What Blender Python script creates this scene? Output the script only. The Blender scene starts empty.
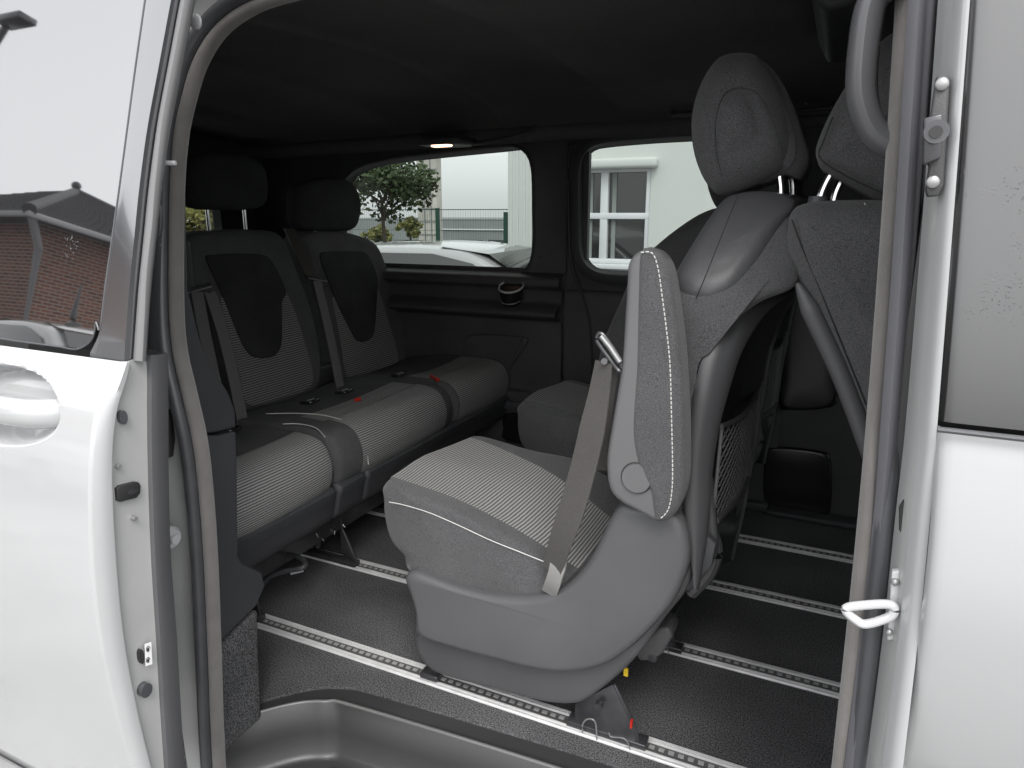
import bpy, math, random
from mathutils import Vector, noise
random.seed(7)
sc = bpy.context.scene
R = math.radians
# ------------------------------------------------------------------ camera
YAW, PITCH, FPX = R(25.3), R(13.9), 685.0
cam = bpy.data.cameras.new('camera'); camo = bpy.data.objects.new('camera', cam)
sc.collection.objects.link(camo)
camo.location = (0, 0, 1.0); camo.rotation_euler = (R(90)-PITCH, 0, YAW)
cam.sensor_width = 36; cam.lens = 36*FPX/1024; cam.clip_start = 0.02; cam.clip_end = 500
sc.camera = camo
# ------------------------------------------------------------------ sky, sun, exposure
SUN_EL, SUN_AZ = 52, -28          # sun behind the photographer; azimuth from -Y towards +X
w = bpy.data.worlds.new('World'); sc.world = w; w.use_nodes = True
nt = w.node_tree; nt.nodes.clear()
sky = nt.nodes.new('ShaderNodeTexSky'); sky.sky_type = 'NISHITA'; sky.sun_disc = False
sky.sun_elevation = R(SUN_EL); sky.sun_rotation = R(180+SUN_AZ); sky.dust_density = 4; sky.air_density = 1.0
hs = nt.nodes.new('ShaderNodeHueSaturation'); hs.inputs['Saturation'].default_value = 0.10
bg = nt.nodes.new('ShaderNodeBackground'); bg.inputs[1].default_value = 0.15
ow = nt.nodes.new('ShaderNodeOutputWorld')
cl = nt.nodes.new('ShaderNodeMix'); cl.data_type = 'RGBA'; cl.inputs[0].default_value = .5; cl.inputs[7].default_value = (5.6, 5.7, 5.8, 1)   # even cloud deck over the sky
nt.links.new(sky.outputs[0], hs.inputs['Color']); nt.links.new(hs.outputs[0], cl.inputs[6]); nt.links.new(cl.outputs[2], bg.inputs[0]); nt.links.new(bg.outputs[0], ow.inputs[0])
sun = bpy.data.lights.new('sun', 'SUN'); sun.energy = 0.6; sun.angle = R(25); sun.color = (1, .97, .93)
suno = bpy.data.objects.new('sun', sun); sc.collection.objects.link(suno)
az = R(SUN_AZ); el = R(SUN_EL)
sd = Vector((math.sin(az)*-1*math.cos(el), -math.cos(az)*math.cos(el), math.sin(el)))
suno.rotation_euler = sd.to_track_quat('Z', 'Y').to_euler()
vs = sc.view_settings; vs.view_transform = 'Standard'; vs.look = 'None'; vs.exposure = 1.5; vs.gamma = 1; vs.use_curve_mapping = False
sc.cycles.max_bounces = 10; sc.cycles.transparent_max_bounces = 16; sc.cycles.use_denoising = True
sc.cycles.sample_clamp_indirect = 8

# ------------------------------------------------------------------ measuring: a pixel of the photograph onto a known plane
_F = Vector((-math.sin(YAW)*math.cos(PITCH), math.cos(YAW)*math.cos(PITCH), -math.sin(PITCH)))
_R = Vector((math.cos(YAW), math.sin(YAW), 0)); _U = _R.cross(_F)
def P(px, py, X=None, Y=None, Z=None):
    r = _F*FPX + _R*(px-512) - _U*(py-384)
    t = X/r.x if X is not None else (Y/r.y if Y is not None else (Z-1)/r.z)
    return Vector((0, 0, 1)) + r*t
def PP(pts, **k): return [P(x, y, **k) for x, y in pts]

# ------------------------------------------------------------------ materials
MAT = {}
def mat(name, col, rough=.5, metal=0, bump=0, bscale=200, bdet=2, speck=0, sscale=300, coat=0, spec=.5, sheen=0, stain=0, stscale=3, ior=None, **k):
    m = bpy.data.materials.new(name); m.use_nodes = True; n = m.node_tree.nodes; l = m.node_tree.links
    b = n['Principled BSDF']; b.inputs['Base Color'].default_value = (*col, 1); b.inputs['Roughness'].default_value = rough
    b.inputs['Metallic'].default_value = metal; b.inputs['Specular IOR Level'].default_value = spec
    if ior: b.inputs['IOR'].default_value = ior
    b.inputs['Coat Weight'].default_value = coat; b.inputs['Coat Roughness'].default_value = .04
    if sheen: b.inputs['Sheen Weight'].default_value = sheen; b.inputs['Sheen Roughness'].default_value = .5
    tc = n.new('ShaderNodeTexCoord')
    last = None
    if speck or stain:
        cur = None
        for amt, scl, det in ((speck, sscale, 1), (stain, stscale, 5)):
            if not amt: continue
            nz = n.new('ShaderNodeTexNoise'); nz.inputs['Scale'].default_value = scl; nz.inputs['Detail'].default_value = det
            l.new(tc.outputs['Object'], nz.inputs['Vector'])
            mr = n.new('ShaderNodeMapRange'); mr.inputs[1].default_value = .3; mr.inputs[2].default_value = .7
            mr.inputs[3].default_value = max(.05, 1-amt); mr.inputs[4].default_value = 1+amt
            l.new(nz.outputs['Fac'], mr.inputs[0])
            mx = n.new('ShaderNodeVectorMath'); mx.operation = 'SCALE'
            if cur is None: mx.inputs[0].default_value = col
            else: l.new(cur, mx.inputs[0])
            l.new(mr.outputs[0], mx.inputs['Scale']); cur = mx.outputs[0]
        l.new(cur, b.inputs['Base Color'])
    if bump:
        nz = n.new('ShaderNodeTexNoise'); nz.inputs['Scale'].default_value = bscale; nz.inputs['Detail'].default_value = bdet
        l.new(tc.outputs['Object'], nz.inputs['Vector'])
        bp = n.new('ShaderNodeBump'); bp.inputs['Strength'].default_value = bump; bp.inputs['Distance'].default_value = .001
        l.new(nz.outputs['Fac'], bp.inputs['Height']); l.new(bp.outputs[0], b.inputs['Normal'])
    MAT[name] = m; return m
mat('fabric', (.078, .078, .081), .95, bump=.9, bscale=900, speck=.55, sscale=900, sheen=.15, spec=.2, stain=.12, stscale=7)
mat('fabric_dark', (.085, .085, .088), .95, bump=.6, bscale=900, speck=.4, sscale=800, spec=.2, stain=.15, stscale=9)
mat('fabric_black', (.034, .034, .037), .95, bump=.5, bscale=900, speck=.4, sscale=800, spec=.2, stain=.2, stscale=9)
mat('plastic', (.086, .086, .090), .4, bump=.35, bscale=1100, spec=.4, stain=.08, stscale=6)
mat('shell_plastic', (.058, .058, .061), .33, bump=.2, bscale=1100, spec=.55)
mat('plastic_light', (.118, .118, .122), .42, bump=.25, bscale=1100, spec=.45, stain=.06)
mat('plastic_dark', (.058, .058, .060), .5, bump=.3, bscale=900, spec=.35, stain=.2, stscale=5)
mat('step_highlight', (.12, .12, .12), .25, spec=.6)  # step plastic painted lighter, puts the lip's highlight into the colour
mat('step_plastic', (.034, .034, .035), .3, bump=.3, bscale=900, spec=.5, stain=.15)
mat('plastic_trim', (.050, .051, .055), .5, bump=.4, bscale=1000, spec=.4, stain=.1)
mat('plastic_gloss', (.012, .012, .013), .25, spec=.5)
mat('leatherette', (.082, .082, .086), .4, bump=.5, bscale=500, bdet=4, spec=.5)
mat('headliner', (.095, .095, .094), 1, bump=.4, bscale=700, speck=.3, sscale=500, spec=.1, stain=.2, stscale=2)
mat('carpet', (.088, .088, .091), 1, bump=.35, bscale=600, bdet=3, speck=.75, sscale=340, spec=.08, stain=.22, stscale=5)
mat('aluminium', (.66, .66, .66), .36, metal=.15, bump=.1, bscale=300, stain=.1, stscale=30)
mat('rail_floor', (.11, .11, .11), .5, metal=.3)
mat('rail_slot', (.02, .02, .02), .6)
mat('steel', (.075, .075, .08), .28, metal=.5, stain=.3, stscale=20)
mat('rail_teeth', (.42, .42, .42), .4, metal=.3)
mat('bright_trim', (.62, .62, .62), .3, metal=.3)
mat('chrome', (.75, .75, .76), .12, metal=1)
mat('silver', (.30, .30, .30), .35, metal=.5)
mat('paint_white', (.36, .363, .368), .28, coat=1, spec=.5, stain=.02, stscale=3)
mat('paint_jamb', (.37, .373, .37), .35, coat=.6, stain=.07, stscale=8)
mat('paint_black', (.045, .046, .05), .14, coat=1, spec=.6, ior=2.4, bump=.03, bscale=60)
mat('rubber', (.06, .061, .066), .33, bump=.2, bscale=600, spec=.5, stain=.15, stscale=20)
mat('rubber_light', (.15, .15, .153), .35, spec=.5, stain=.05)
mat('velour_seal', (.145, .137, .131), .85, bump=.7, bscale=900, sheen=.3, spec=.2, stain=.1, stscale=25)
mat('seal_lavender', (.12, .12, .132), .5, bump=.2, bscale=600)
mat('webbing', (.074, .070, .067), .55, bump=.5, bscale=1200, speck=.2, sscale=700, spec=.4, stain=.08)
mat('webbing_grey', (.12, .119, .117), .55, bump=.5, bscale=1200, speck=.2, sscale=700, spec=.4)
mat('webbing_light', (.24, .235, .23), .5, bump=.6, bscale=900)
mat('thread', (.6, .6, .58), .8)
mat('thread_dark', (.02, .02, .02), .9)
mat('red_plastic', (.45, .02, .01), .4)
mat('yellow_plastic', (.6, .42, .02), .5)
mat('net_cord', (.10, .10, .10), .8)
mat('white_label', (.75, .75, .75), .5)
mat('print_ink', (.02, .02, .02), .5)
mat('plastic_white', (.46, .46, .47), .3, coat=.3)
mat('handle_grey', (.09, .09, .096), .27, bump=.1, bscale=900, spec=.5)
mat('ground_paving', (.22, .22, .215), .85, bump=1, bscale=40, stain=.3, stscale=1.5, speck=.2, sscale=90)
mat('render_wall', (.55, .57, .55), .9, bump=.3, bscale=60, stain=.06, stscale=.5)
mat('wall_grey', (.20, .215, .215), .8, stain=.08, stscale=.4)
mat('concrete', (.42, .41, .37), .9, bump=.5, bscale=20, stain=.2, stscale=1)
mat('window_frame', (.65, .66, .68), .4)
mat('window_glass', (.03, .032, .032), .05, spec=.8, ior=1.6)
mat('curtain', (.22, .24, .23), .8)
mat('green_metal', (.02, .07, .05), .5)
mat('bark', (.06, .05, .04), .9, bump=1, bscale=30)
mat('leaf', (.05, .075, .03), .7, stain=.4, stscale=3)
mat('leaf_yellow', (.15, .145, .04), .7, stain=.5, stscale=2)
mat('car_glass', (.02, .022, .022), .04, spec=.8, ior=1.6)
mat('tyre', (.02, .02, .02), .8)
mat('roof_tile', (.025, .025, .028), .6, bump=.3, bscale=30, stain=.3, stscale=4)
mat('gutter', (.22, .22, .23), .5)

def glass_mat(name, tint, rough=0.0, ior=1.5, refl=1.0):
    m = bpy.data.materials.new(name); m.use_nodes = True; n = m.node_tree.nodes; l = m.node_tree.links; n.clear()
    o = n.new('ShaderNodeOutputMaterial'); mx = n.new('ShaderNodeMixShader'); tr = n.new('ShaderNodeBsdfTransparent'); gl = n.new('ShaderNodeBsdfGlossy')
    fr = n.new('ShaderNodeFresnel'); fr.inputs[0].default_value = ior
    tr.inputs[0].default_value = (*tint, 1); gl.inputs['Roughness'].default_value = rough; gl.inputs['Color'].default_value = (refl, refl, refl, 1)
    l.new(fr.outputs[0], mx.inputs[0]); l.new(tr.outputs[0], mx.inputs[1]); l.new(gl.outputs[0], mx.inputs[2]); l.new(mx.outputs[0], o.inputs[0]); MAT[name] = m
glass_mat('privacy_glass', (.44, .47, .455), ior=1.22)
# dark door glass with dried rain spots
def door_glass(name, rough, wet, ior_, vs_=130):
    m = mat(name, (.012, .012, .013), rough, spec=.5, ior=ior_)
    n = m.node_tree.nodes; l = m.node_tree.links; b = n['Principled BSDF']
    tc = n.new('ShaderNodeTexCoord'); v = n.new('ShaderNodeTexVoronoi'); v.inputs['Scale'].default_value = vs_
    nz = n.new('ShaderNodeTexNoise'); nz.inputs['Scale'].default_value = 9; nz.inputs['Detail'].default_value = 4
    l.new(tc.outputs['Object'], v.inputs['Vector']); l.new(tc.outputs['Object'], nz.inputs['Vector'])
    r1 = n.new('ShaderNodeMapRange'); r1.inputs[1].default_value = .10; r1.inputs[2].default_value = .22; r1.inputs[3].default_value = 1; r1.inputs[4].default_value = 0
    r2 = n.new('ShaderNodeMapRange'); r2.inputs[1].default_value = wet; r2.inputs[2].default_value = wet+.08
    l.new(v.outputs['Distance'], r1.inputs[0]); l.new(nz.outputs['Fac'], r2.inputs[0])
    mu = n.new('ShaderNodeMath'); mu.operation = 'MULTIPLY'; l.new(r1.outputs[0], mu.inputs[0]); l.new(r2.outputs[0], mu.inputs[1])
    bp = n.new('ShaderNodeBump'); bp.inputs['Distance'].default_value = .0006; bp.inputs['Strength'].default_value = .7
    l.new(mu.outputs[0], bp.inputs['Height']); l.new(bp.outputs[0], b.inputs['Normal'])
door_glass('door_glass', .02, .67, 4.0, 330)
door_glass('front_glass', .22, .60, 2.0, 420)

def stripe_mat(name, light, dark, pitch):
    """ribbed knit: pale ribs with dotted stitches along U, V runs across the ribs (metres)"""
    m = mat(name, light, .9, spec=.2); n = m.node_tree.nodes; l = m.node_tree.links; b = n['Principled BSDF']
    uv = n.new('ShaderNodeUVMap'); sp = n.new('ShaderNodeSeparateXYZ'); l.new(uv.outputs[0], sp.inputs[0])
    def math1(op, a, bb=None, c=None):
        q = n.new('ShaderNodeMath'); q.operation = op
        for i, v in enumerate((a, bb, c)):
            if v is None: continue
            if isinstance(v, (int, float)): q.inputs[i].default_value = v
            else: l.new(v, q.inputs[i])
        return q.outputs[0]
    nz = n.new('ShaderNodeTexNoise'); nz.inputs['Scale'].default_value = 60; l.new(uv.outputs[0], nz.inputs['Vector'])
    v = math1('ADD', sp.outputs['Y'], math1('MULTIPLY', nz.outputs['Fac'], pitch*.25))
    s = math1('SINE', math1('MULTIPLY', v, 2*math.pi/pitch))
    row = math1('FLOOR', math1('DIVIDE', v, pitch))
    s2 = math1('SINE', math1('ADD', math1('MULTIPLY', sp.outputs['X'], 2*math.pi/(pitch*.62)), math1('MULTIPLY', row, 3.14)))
    h = math1('ADD', s, math1('MULTIPLY', s2, .45))
    mr = n.new('ShaderNodeMapRange'); mr.inputs[1].default_value = -.85; mr.inputs[2].default_value = .2; l.new(h, mr.inputs[0])
    mx = n.new('ShaderNodeMix'); mx.data_type = 'RGBA'; mx.inputs[6].default_value = (*dark, 1); mx.inputs[7].default_value = (*light, 1)
    l.new(mr.outputs[0], mx.inputs[0]); l.new(mx.outputs[2], b.inputs['Base Color'])
    bp = n.new('ShaderNodeBump'); bp.inputs['Strength'].default_value = .5; bp.inputs['Distance'].default_value = .0015
    l.new(mr.outputs[0], bp.inputs['Height']); l.new(bp.outputs[0], b.inputs['Normal'])
stripe_mat('rib_fabric', (.34, .337, .33), (.032, .035, .036), .0064)
stripe_mat('rib_fabric_dark', (.23, .228, .224), (.028, .03, .031), .0072)

# ------------------------------------------------------------------ object helpers
COL = sc.collection
def tag(o, label=None, cat=None, group=None, kind=None):
    if label: o['label'] = label
    if cat: o['category'] = cat
    if group: o['group'] = group
    if kind: o['kind'] = kind
    return o
def thing(name, label, cat, loc=(0, 0, 0), group=None):
    o = bpy.data.objects.new(name, None); COL.objects.link(o); o.location = loc; o.empty_display_size = .1
    return tag(o, label, cat, group)
def origin(o):
    v = Vector((0, 0, 0))
    while o is not None: v += o.location; o = o.parent
    return v
class B:
    """collects vertices and faces in world metres"""
    def __init__(s): s.v = []; s.f = []; s.m = []; s.uv = []
    def add(s, V, Fs, mi=0, uvs=None):
        k = len(s.v); s.v += [Vector(p) for p in V]
        for i, f in enumerate(Fs):
            s.f.append([k+j for j in f]); s.m.append(mi[i] if isinstance(mi, list) else mi)
            s.uv.append(uvs[i] if uvs else [(0, 0)]*len(f))
    def box(s, a, b, mi=0):
        (x0, y0, z0), (x1, y1, z1) = a, b
        V = [(x0,y0,z0),(x1,y0,z0),(x1,y1,z0),(x0,y1,z0),(x0,y0,z1),(x1,y0,z1),(x1,y1,z1),(x0,y1,z1)]
        s.add(V, [(0,3,2,1),(4,5,6,7),(0,1,5,4),(1,2,6,5),(2,3,7,6),(3,0,4,7)], mi)
    def loft(s, rings, closed=True, caps=True, mi=0, loop=False):
        n = len(rings[0]); V = [p for r in rings for p in r]; Fs = []; U = []
        acc = [0.]
        for i in range(1, len(rings)): acc.append(acc[-1]+(Vector(rings[i][0])-Vector(rings[i-1][0])).length)
        nr = len(rings); rr = range(nr if loop else nr-1)
        for i in rr:
            i2 = (i+1) % nr
            w_ = 0.
            for j in range(n if closed else n-1):
                j2 = (j+1) % n; d = (Vector(rings[i][j2])-Vector(rings[i][j])).length
                Fs.append((i*n+j, i*n+j2, i2*n+j2, i2*n+j)); a, b2 = acc[i], acc[i2] if i2 else acc[i]+.01
                U.append([(a, w_), (a, w_+d), (b2, w_+d), (b2, w_)]); w_ += d
        if caps and closed and not loop:
            Fs.append(tuple(reversed(range(n)))); Fs.append(tuple((nr-1)*n+j for j in range(n)))
            for f in Fs[-2:]: U.append([(V[q][1], V[q][0]) for q in f])
        s.add(V, Fs, mi, U)
    def tube(s, path, r, n=8, closed=False, mi=0, flat=1.0, up=Vector((0, 0, 1)), rot=0):
        path = [Vector(p) for p in path]; rings = []; N = len(path)
        for i, p in enumerate(path):
            a = path[(i-1) % N] if (closed or i > 0) else p; b = path[(i+1) % N] if (closed or i < N-1) else p
            t = (b-a).normalized(); u = up-up.dot(t)*t
            if u.length < 1e-3: u = Vector((1, 0, 0))-t.x*t
            u.normalize(); v = t.cross(u); rr = r[i] if isinstance(r, list) else r
            rings.append([p+(u*math.cos(k*2*math.pi/n+rot)*flat+v*math.sin(k*2*math.pi/n+rot))*rr for k in range(n)])
        s.loft(rings, mi=mi, loop=closed)
    def strap(s, path, wid, wv, t=.0016, mi=0):
        """flat band: wv is the width direction (one, or one per point)"""
        path = [Vector(p) for p in path]; rings = []
        for i, p in enumerate(path):
            a = path[max(i-1, 0)]; b = path[min(i+1, len(path)-1)]; d = (b-a).normalized()
            ww = Vector(wv[i] if isinstance(wv, list) else wv); ww = (ww-ww.dot(d)*d).normalized(); nn = d.cross(ww)
            h = (wid[i] if isinstance(wid, list) else wid)/2
            rings.append([p-ww*h-nn*t, p+ww*h-nn*t, p+ww*h+nn*t, p-ww*h+nn*t])
        s.loft(rings, mi=mi)
    def prism(s, pts, vec, mi=0):
        n = len(pts); pts = [Vector(p) for p in pts]; vec = Vector(vec)
        s.loft([pts, [p+vec for p in pts]], mi=mi)
    def sphere(s, c, r, n=10, mi=0, sc_=(1, 1, 1)):
        rings = []
        for i in range(1, n):
            a = math.pi*i/n
            rings.append([Vector(c)+Vector((math.sin(a)*math.cos(2*math.pi*j/(2*n))*sc_[0], math.sin(a)*math.sin(2*math.pi*j/(2*n))*sc_[1], math.cos(a)*sc_[2]))*r for j in range(2*n)])
        s.loft(rings, mi=mi)
    def obj(s, name, mats, parent=None, smooth=True, bevel=0, sub=0, angle=35, label=None, seg=2, world=False):
        o0 = origin(parent) if parent is not None else Vector((0, 0, 0))
        me = bpy.data.meshes.new(name); me.from_pydata([p-o0 for p in s.v], [], s.f); me.validate()
        for mm in (mats if isinstance(mats, (list, tuple)) else [mats]): me.materials.append(MAT[mm])
        if len(me.polygons) == len(s.f):
            me.polygons.foreach_set('material_index', s.m)
            ul = me.uv_layers.new(name='UVMap')
            for p in me.polygons:
                for k, li in enumerate(p.loop_indices): ul.data[li].uv = s.uv[p.index][k] if k < len(s.uv[p.index]) else (0, 0)
        import bmesh
        bm = bmesh.new(); bm.from_mesh(me); bmesh.ops.recalc_face_normals(bm, faces=bm.faces)
        if smooth:
            for f in bm.faces: f.smooth = True
            lim = R(angle)
            for e in bm.edges:
                if len(e.link_faces) == 2 and e.calc_face_angle(0) > lim: e.smooth = False
        bm.to_mesh(me); bm.free()
        o = bpy.data.objects.new(name, me); COL.objects.link(o); o.parent = parent
        if bevel:
            md = o.modifiers.new('bevel', 'BEVEL'); md.width = bevel; md.segments = seg; md.limit_method = 'ANGLE'; md.angle_limit = R(40); md.use_clamp_overlap = True
            md.harden_normals = False
            for e in me.edges: e.use_edge_sharp = False
        if sub:
            md = o.modifiers.new('sub', 'SUBSURF'); md.levels = sub; md.render_levels = sub
            for e in me.edges: e.use_edge_sharp = False
        if label: o['label'] = label
        return o
def cat(pts, n=6, closed=False):
    pts = [Vector(p) for p in pts]; N = len(pts); out = []
    for i in range(N if closed else N-1):
        g = lambda k: pts[k % N] if closed else pts[max(0, min(N-1, k))]
        p0, p1, p2, p3 = g(i-1), g(i), g(i+1), g(i+2)
        for k in range(n):
            t = k/n; out.append(.5*((2*p1)+(p2-p0)*t+(2*p0-5*p1+4*p2-p3)*t*t+(3*p1-p0-3*p2+p3)*t**3))
    if not closed: out.append(pts[-1])
    return out
def resample(pts, n, closed=True):
    pts = [Vector(p) for p in pts]; q = pts+([pts[0]] if closed else []); L = [0.]
    for i in range(1, len(q)): L.append(L[-1]+(q[i]-q[i-1]).length)
    out = []; j = 0; m = n if closed else n-1
    for k in range(n):
        d = L[-1]*k/m
        while j < len(L)-2 and L[j+1] < d: j += 1
        t = (d-L[j])/max(1e-9, L[j+1]-L[j]); out.append(q[j].lerp(q[j+1], min(1, t)))
    return out
def inset(o2, d):
    """shrink a closed 2-D outline by d along its normals (counter-clockwise or clockwise)"""
    n = len(o2); A = sum(o2[i][0]*o2[(i+1) % n][1]-o2[(i+1) % n][0]*o2[i][1] for i in range(n)); sg = 1 if A > 0 else -1; out = []
    for i in range(n):
        a = o2[(i-2) % n]; b = o2[(i+2) % n]; tx, ty = b[0]-a[0], b[1]-a[1]; L = math.hypot(tx, ty) or 1
        out.append((o2[i][0]-ty/L*sg*d, o2[i][1]+tx/L*sg*d))
    if abs(d) > .006:
        for _ in range(6): out = [((out[i-1][0]+out[(i+1) % n][0])/4+out[i][0]/2, (out[i-1][1]+out[(i+1) % n][1])/4+out[i][1]/2) for i in range(n)]
    return out
def pillow(b, outline, t0, t1, r, r1=None, axis='Y', puff=0., n=64, seg=4, mats=None, crown=5, fn=None, mids=4, round_pts=4, smooth_out=True, radial=False, center=None):
    """rounded slab: 2-D outline in the plane across `axis`, from t0 to t1, rims rounded r (t0 side) and r1 (t1 side),
    caps bulged by puff.  mats(pos) gives the material index.  fn deforms world points."""
    o3 = [Vector((x, y, 0)) for x, y in outline]
    if smooth_out: o3 = cat(o3, round_pts, True)
    o2 = [(p.x, p.y) for p in resample(o3, n)]; r1 = r if r1 is None else r1
    cx = sum(p[0] for p in o2)/n; cy = sum(p[1] for p in o2)/n
    if center: cx, cy = center
    s = 1 if t1 > t0 else -1; rings = []; RA = sum(math.hypot(p[0]-cx, p[1]-cy) for p in o2)/n
    def ins(o_, d):
        if radial:
            q_ = 1-d/RA; return [(cx+(p[0]-cx)*q_, cy+(p[1]-cy)*q_) for p in o_]
        return inset(o_, d)
    def ring(pts, t): rings.append([(p[0], p[1], t) for p in pts])
    base0 = ins(o2, r)
    for k in range(crown): 
        f = .12+.88*k/crown; ring([(cx+(p[0]-cx)*f, cy+(p[1]-cy)*f) for p in base0], t0-s*puff*(1-f**2.2))
    if crown == 0: ring(ins(o2, r+.004), t0)
    for k in range(seg+1):
        a = math.pi/2*k/seg; ring(ins(o2, r*(1-math.sin(a))), t0+s*r*(1-math.cos(a)))
    for k in range(1, mids): ring(o2, t0+s*r+(t1-t0-s*(r+r1))*k/mids)
    for k in range(seg+1):
        a = math.pi/2*(1-k/seg); ring(ins(o2, r1*(1-math.sin(a))), t1-s*r1*(1-math.cos(a)))
    base1 = ins(o2, r1)
    if crown == 0: ring(ins(o2, r1+.004), t1)
    for k in range(crown-1, -1, -1):
        f = .12+.88*k/crown; ring([(cx+(p[0]-cx)*f, cy+(p[1]-cy)*f) for p in base1], t1+s*puff*(1-f**2.2))
    def w3(q):
        x, y, t = q
        p = Vector((x, t, y)) if axis == 'Y' else (Vector((t, x, y)) if axis == 'X' else Vector((x, y, t)))
        return fn(p) if fn else p
    W = [[w3(q) for q in rg] for rg in rings]
    arc = [0.]
    for j in range(1, n+1): arc.append(arc[-1]+math.dist(o2[j-1], o2[j % n]))
    V = [p for rg in W for p in rg]; Fs = []; U = []; M = []
    for i in range(len(W)-1):
        for j in range(n):
            j2 = (j+1) % n; f = (i*n+j, i*n+j2, (i+1)*n+j2, (i+1)*n+j); Fs.append(f)
            if axis == 'Y': U.append([(rings[i][j][2], arc[j]), (rings[i][j2][2], arc[j+1]), (rings[i+1][j2][2], arc[j+1]), (rings[i+1][j][2], arc[j])])
            else: U.append([(V[q].y, V[q].z if axis == 'X' else V[q].x) for q in f])
            c = sum((V[q] for q in f), Vector())/4; M.append(mats(c, j/n, (rings[i][j][2]+rings[i+1][j][2])/2) if mats else 0)
    for f in (tuple(reversed(range(n))), tuple((len(W)-1)*n+j for j in range(n))):
        Fs.append(f); U.append([(V[q].y, V[q].z if axis != 'Z' else V[q].x) for q in f]); M.append(mats(sum((V[q] for q in f), Vector())/n, 0, 0) if mats else 0)
    b.add(V, Fs, M, U); return W
def stitches(name, path, parent, r=.0011, dash=.007, gap=.0035, m='thread', n=200, label=None):
    b = B(); pts = resample(path, n, False); L = sum((pts[i+1]-pts[i]).length for i in range(n-1)); m_ = max(2, int(L/(dash+gap)))
    q = resample(path, m_*3+1, False)
    for i in range(m_): b.tube([q[i*3], q[i*3+1], q[i*3+2]], r, 5)
    return b.obj(name, m, parent, label=label)

# ================================================================== THE VAN
van = thing('van', 'white passenger van seen through its open sliding door, black cabin with seats on floor rails', 'van', (0, 1.6, -.55))
RAIL_Y = (1.120, 1.455, 1.787, 2.112)
# ---- floor: carpet sheet with the entry step cut away
lipXY = cat([(-1.10, .74, 0), (-1.04, .822, 0), (-1.0, .872, 0), (-.967, .911, 0), (-.930, .943, 0), (-.885, .965, 0), (-.83, .977, 0), (-.375, 1.004, 0), (.2, 1.02, 0), (.9, 1.03, 0)], 8); lipXY = resample(lipXY, 110, False)
def off(path, d):
    out = []
    for i, p in enumerate(path):
        a = path[max(0, i-3)]; b2 = path[min(len(path)-1, i+3)]; t = (b2-a).normalized(); out.append(p+Vector((t.y, -t.x, 0))*d)
    return out
b = B(); edge = [p+Vector((0, .045, 0)) for p in lipXY]
_e = [edge[0]]
for p in edge[1:]:
    if p.x > _e[-1].x+.012: _e.append(p)
cedge = _e; edge = off(lipXY, -.020)
edge2 = [Vector((-2.45, cedge[0].y, 0))]+cedge
far2 = [Vector((p.x, 2.42, 0)) for p in edge2]
b.loft([edge2, far2], closed=False, caps=False)
b.loft([[p+Vector((0, 0, -.02)) for p in edge2], edge2], closed=False, caps=False)
fl = b.obj('floor_carpet', 'carpet', van, smooth=False)
b = B()
r0 = edge; r1 = off(lipXY, -.004)
rows = [[p+Vector((0, .06, -.006)) for p in lipXY], [p+Vector((0, .042, -.006)) for p in lipXY], [p+Vector((0, .02, -.007)) for p in lipXY], [p+Vector((0, .005, -.008)) for p in lipXY],
        [p+Vector((0, 0, -.003)) for p in lipXY], [p+Vector((0, 0, -.006)) for p in off(lipXY, .004)],
        [p+Vector((0, 0, -.07)) for p in off(lipXY, .012)], [p+Vector((0, 0, -.118)) for p in off(lipXY, .018)],
        [p+Vector((0, 0, -.126)) for p in off(lipXY, .024)], [p+Vector((0, 0, -.130)) for p in off(lipXY, .036)]]
rows.append([Vector((p.x, min(p.y, .62), -.133)) for p in rows[-1]])
b.loft(rows, closed=False, caps=False)
st = b.obj('entry_step', 'step_plastic', van, angle=75)
b = B(); b.tube([p+Vector((0, 0, -.005)) for p in lipXY], .0038, 10); b.obj('step_lip', 'step_highlight', st)  # bead on the lip, its pale colour stands in for a highlight
b = B()
for k in range(26):
    x = -.86+k*.05
    b.box((x, .66, -.134), (x+.02, .93, -.1275))
b.obj('grip_ribs', 'step_plastic', st, bevel=.002)
b = B(); b.box((-2.3, .6, -.3), (1.1, .66, -.14)); b.obj('sill', 'paint_jamb', van, bevel=.01)
b = B(); b.box((-2.45, .55, -.36), (1.2, 2.6, -.16)); b.obj('underbody', 'plastic_dark', van)
for y in RAIL_Y:
    b = B(); w_ = .024
    prof = [(-.027, .001), (-.027, .004), (-.0255, .006), (-.0225, .006), (-.0215, .0022), (-.0185, .0022), (-.0175, .0072), (-.0140, .0072), (-.0140, .0015),
            (.0130, .0015), (.0130, .0072), (.0165, .0072), (.0175, .003), (.0195, .003), (.0205, .006), (.0245, .006), (.026, .004), (.026, .001)]
    x0 = -1.95; x1 = .55
    b.loft([[(x, y+p[0], p[1]) for p in prof] for x in (x0, x1)])
    rl = b.obj('floor_rail', 'aluminium', van, angle=25)
    b = B(); b.box((x0+.01, y-.0135, .0018), (x1-.01, y+.0125, .0026)); b.box((x0+.01, y-.0213, .0024), (x1-.01, y-.0187, .0028)); b.box((x0+.01, y+.0177, .0032), (x1-.01, y+.0193, .0035)); b.obj('slot', 'rail_floor', rl, smooth=False)
    b = B()
    for k in range(132):
        x = x0+.02+k*.0186
        b.box((x, y-.002, .0028), (x+.0105, y+.0055, .0050))
    tag(b.obj('teeth', 'rail_teeth', rl, smooth=False), kind='stuff')

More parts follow.
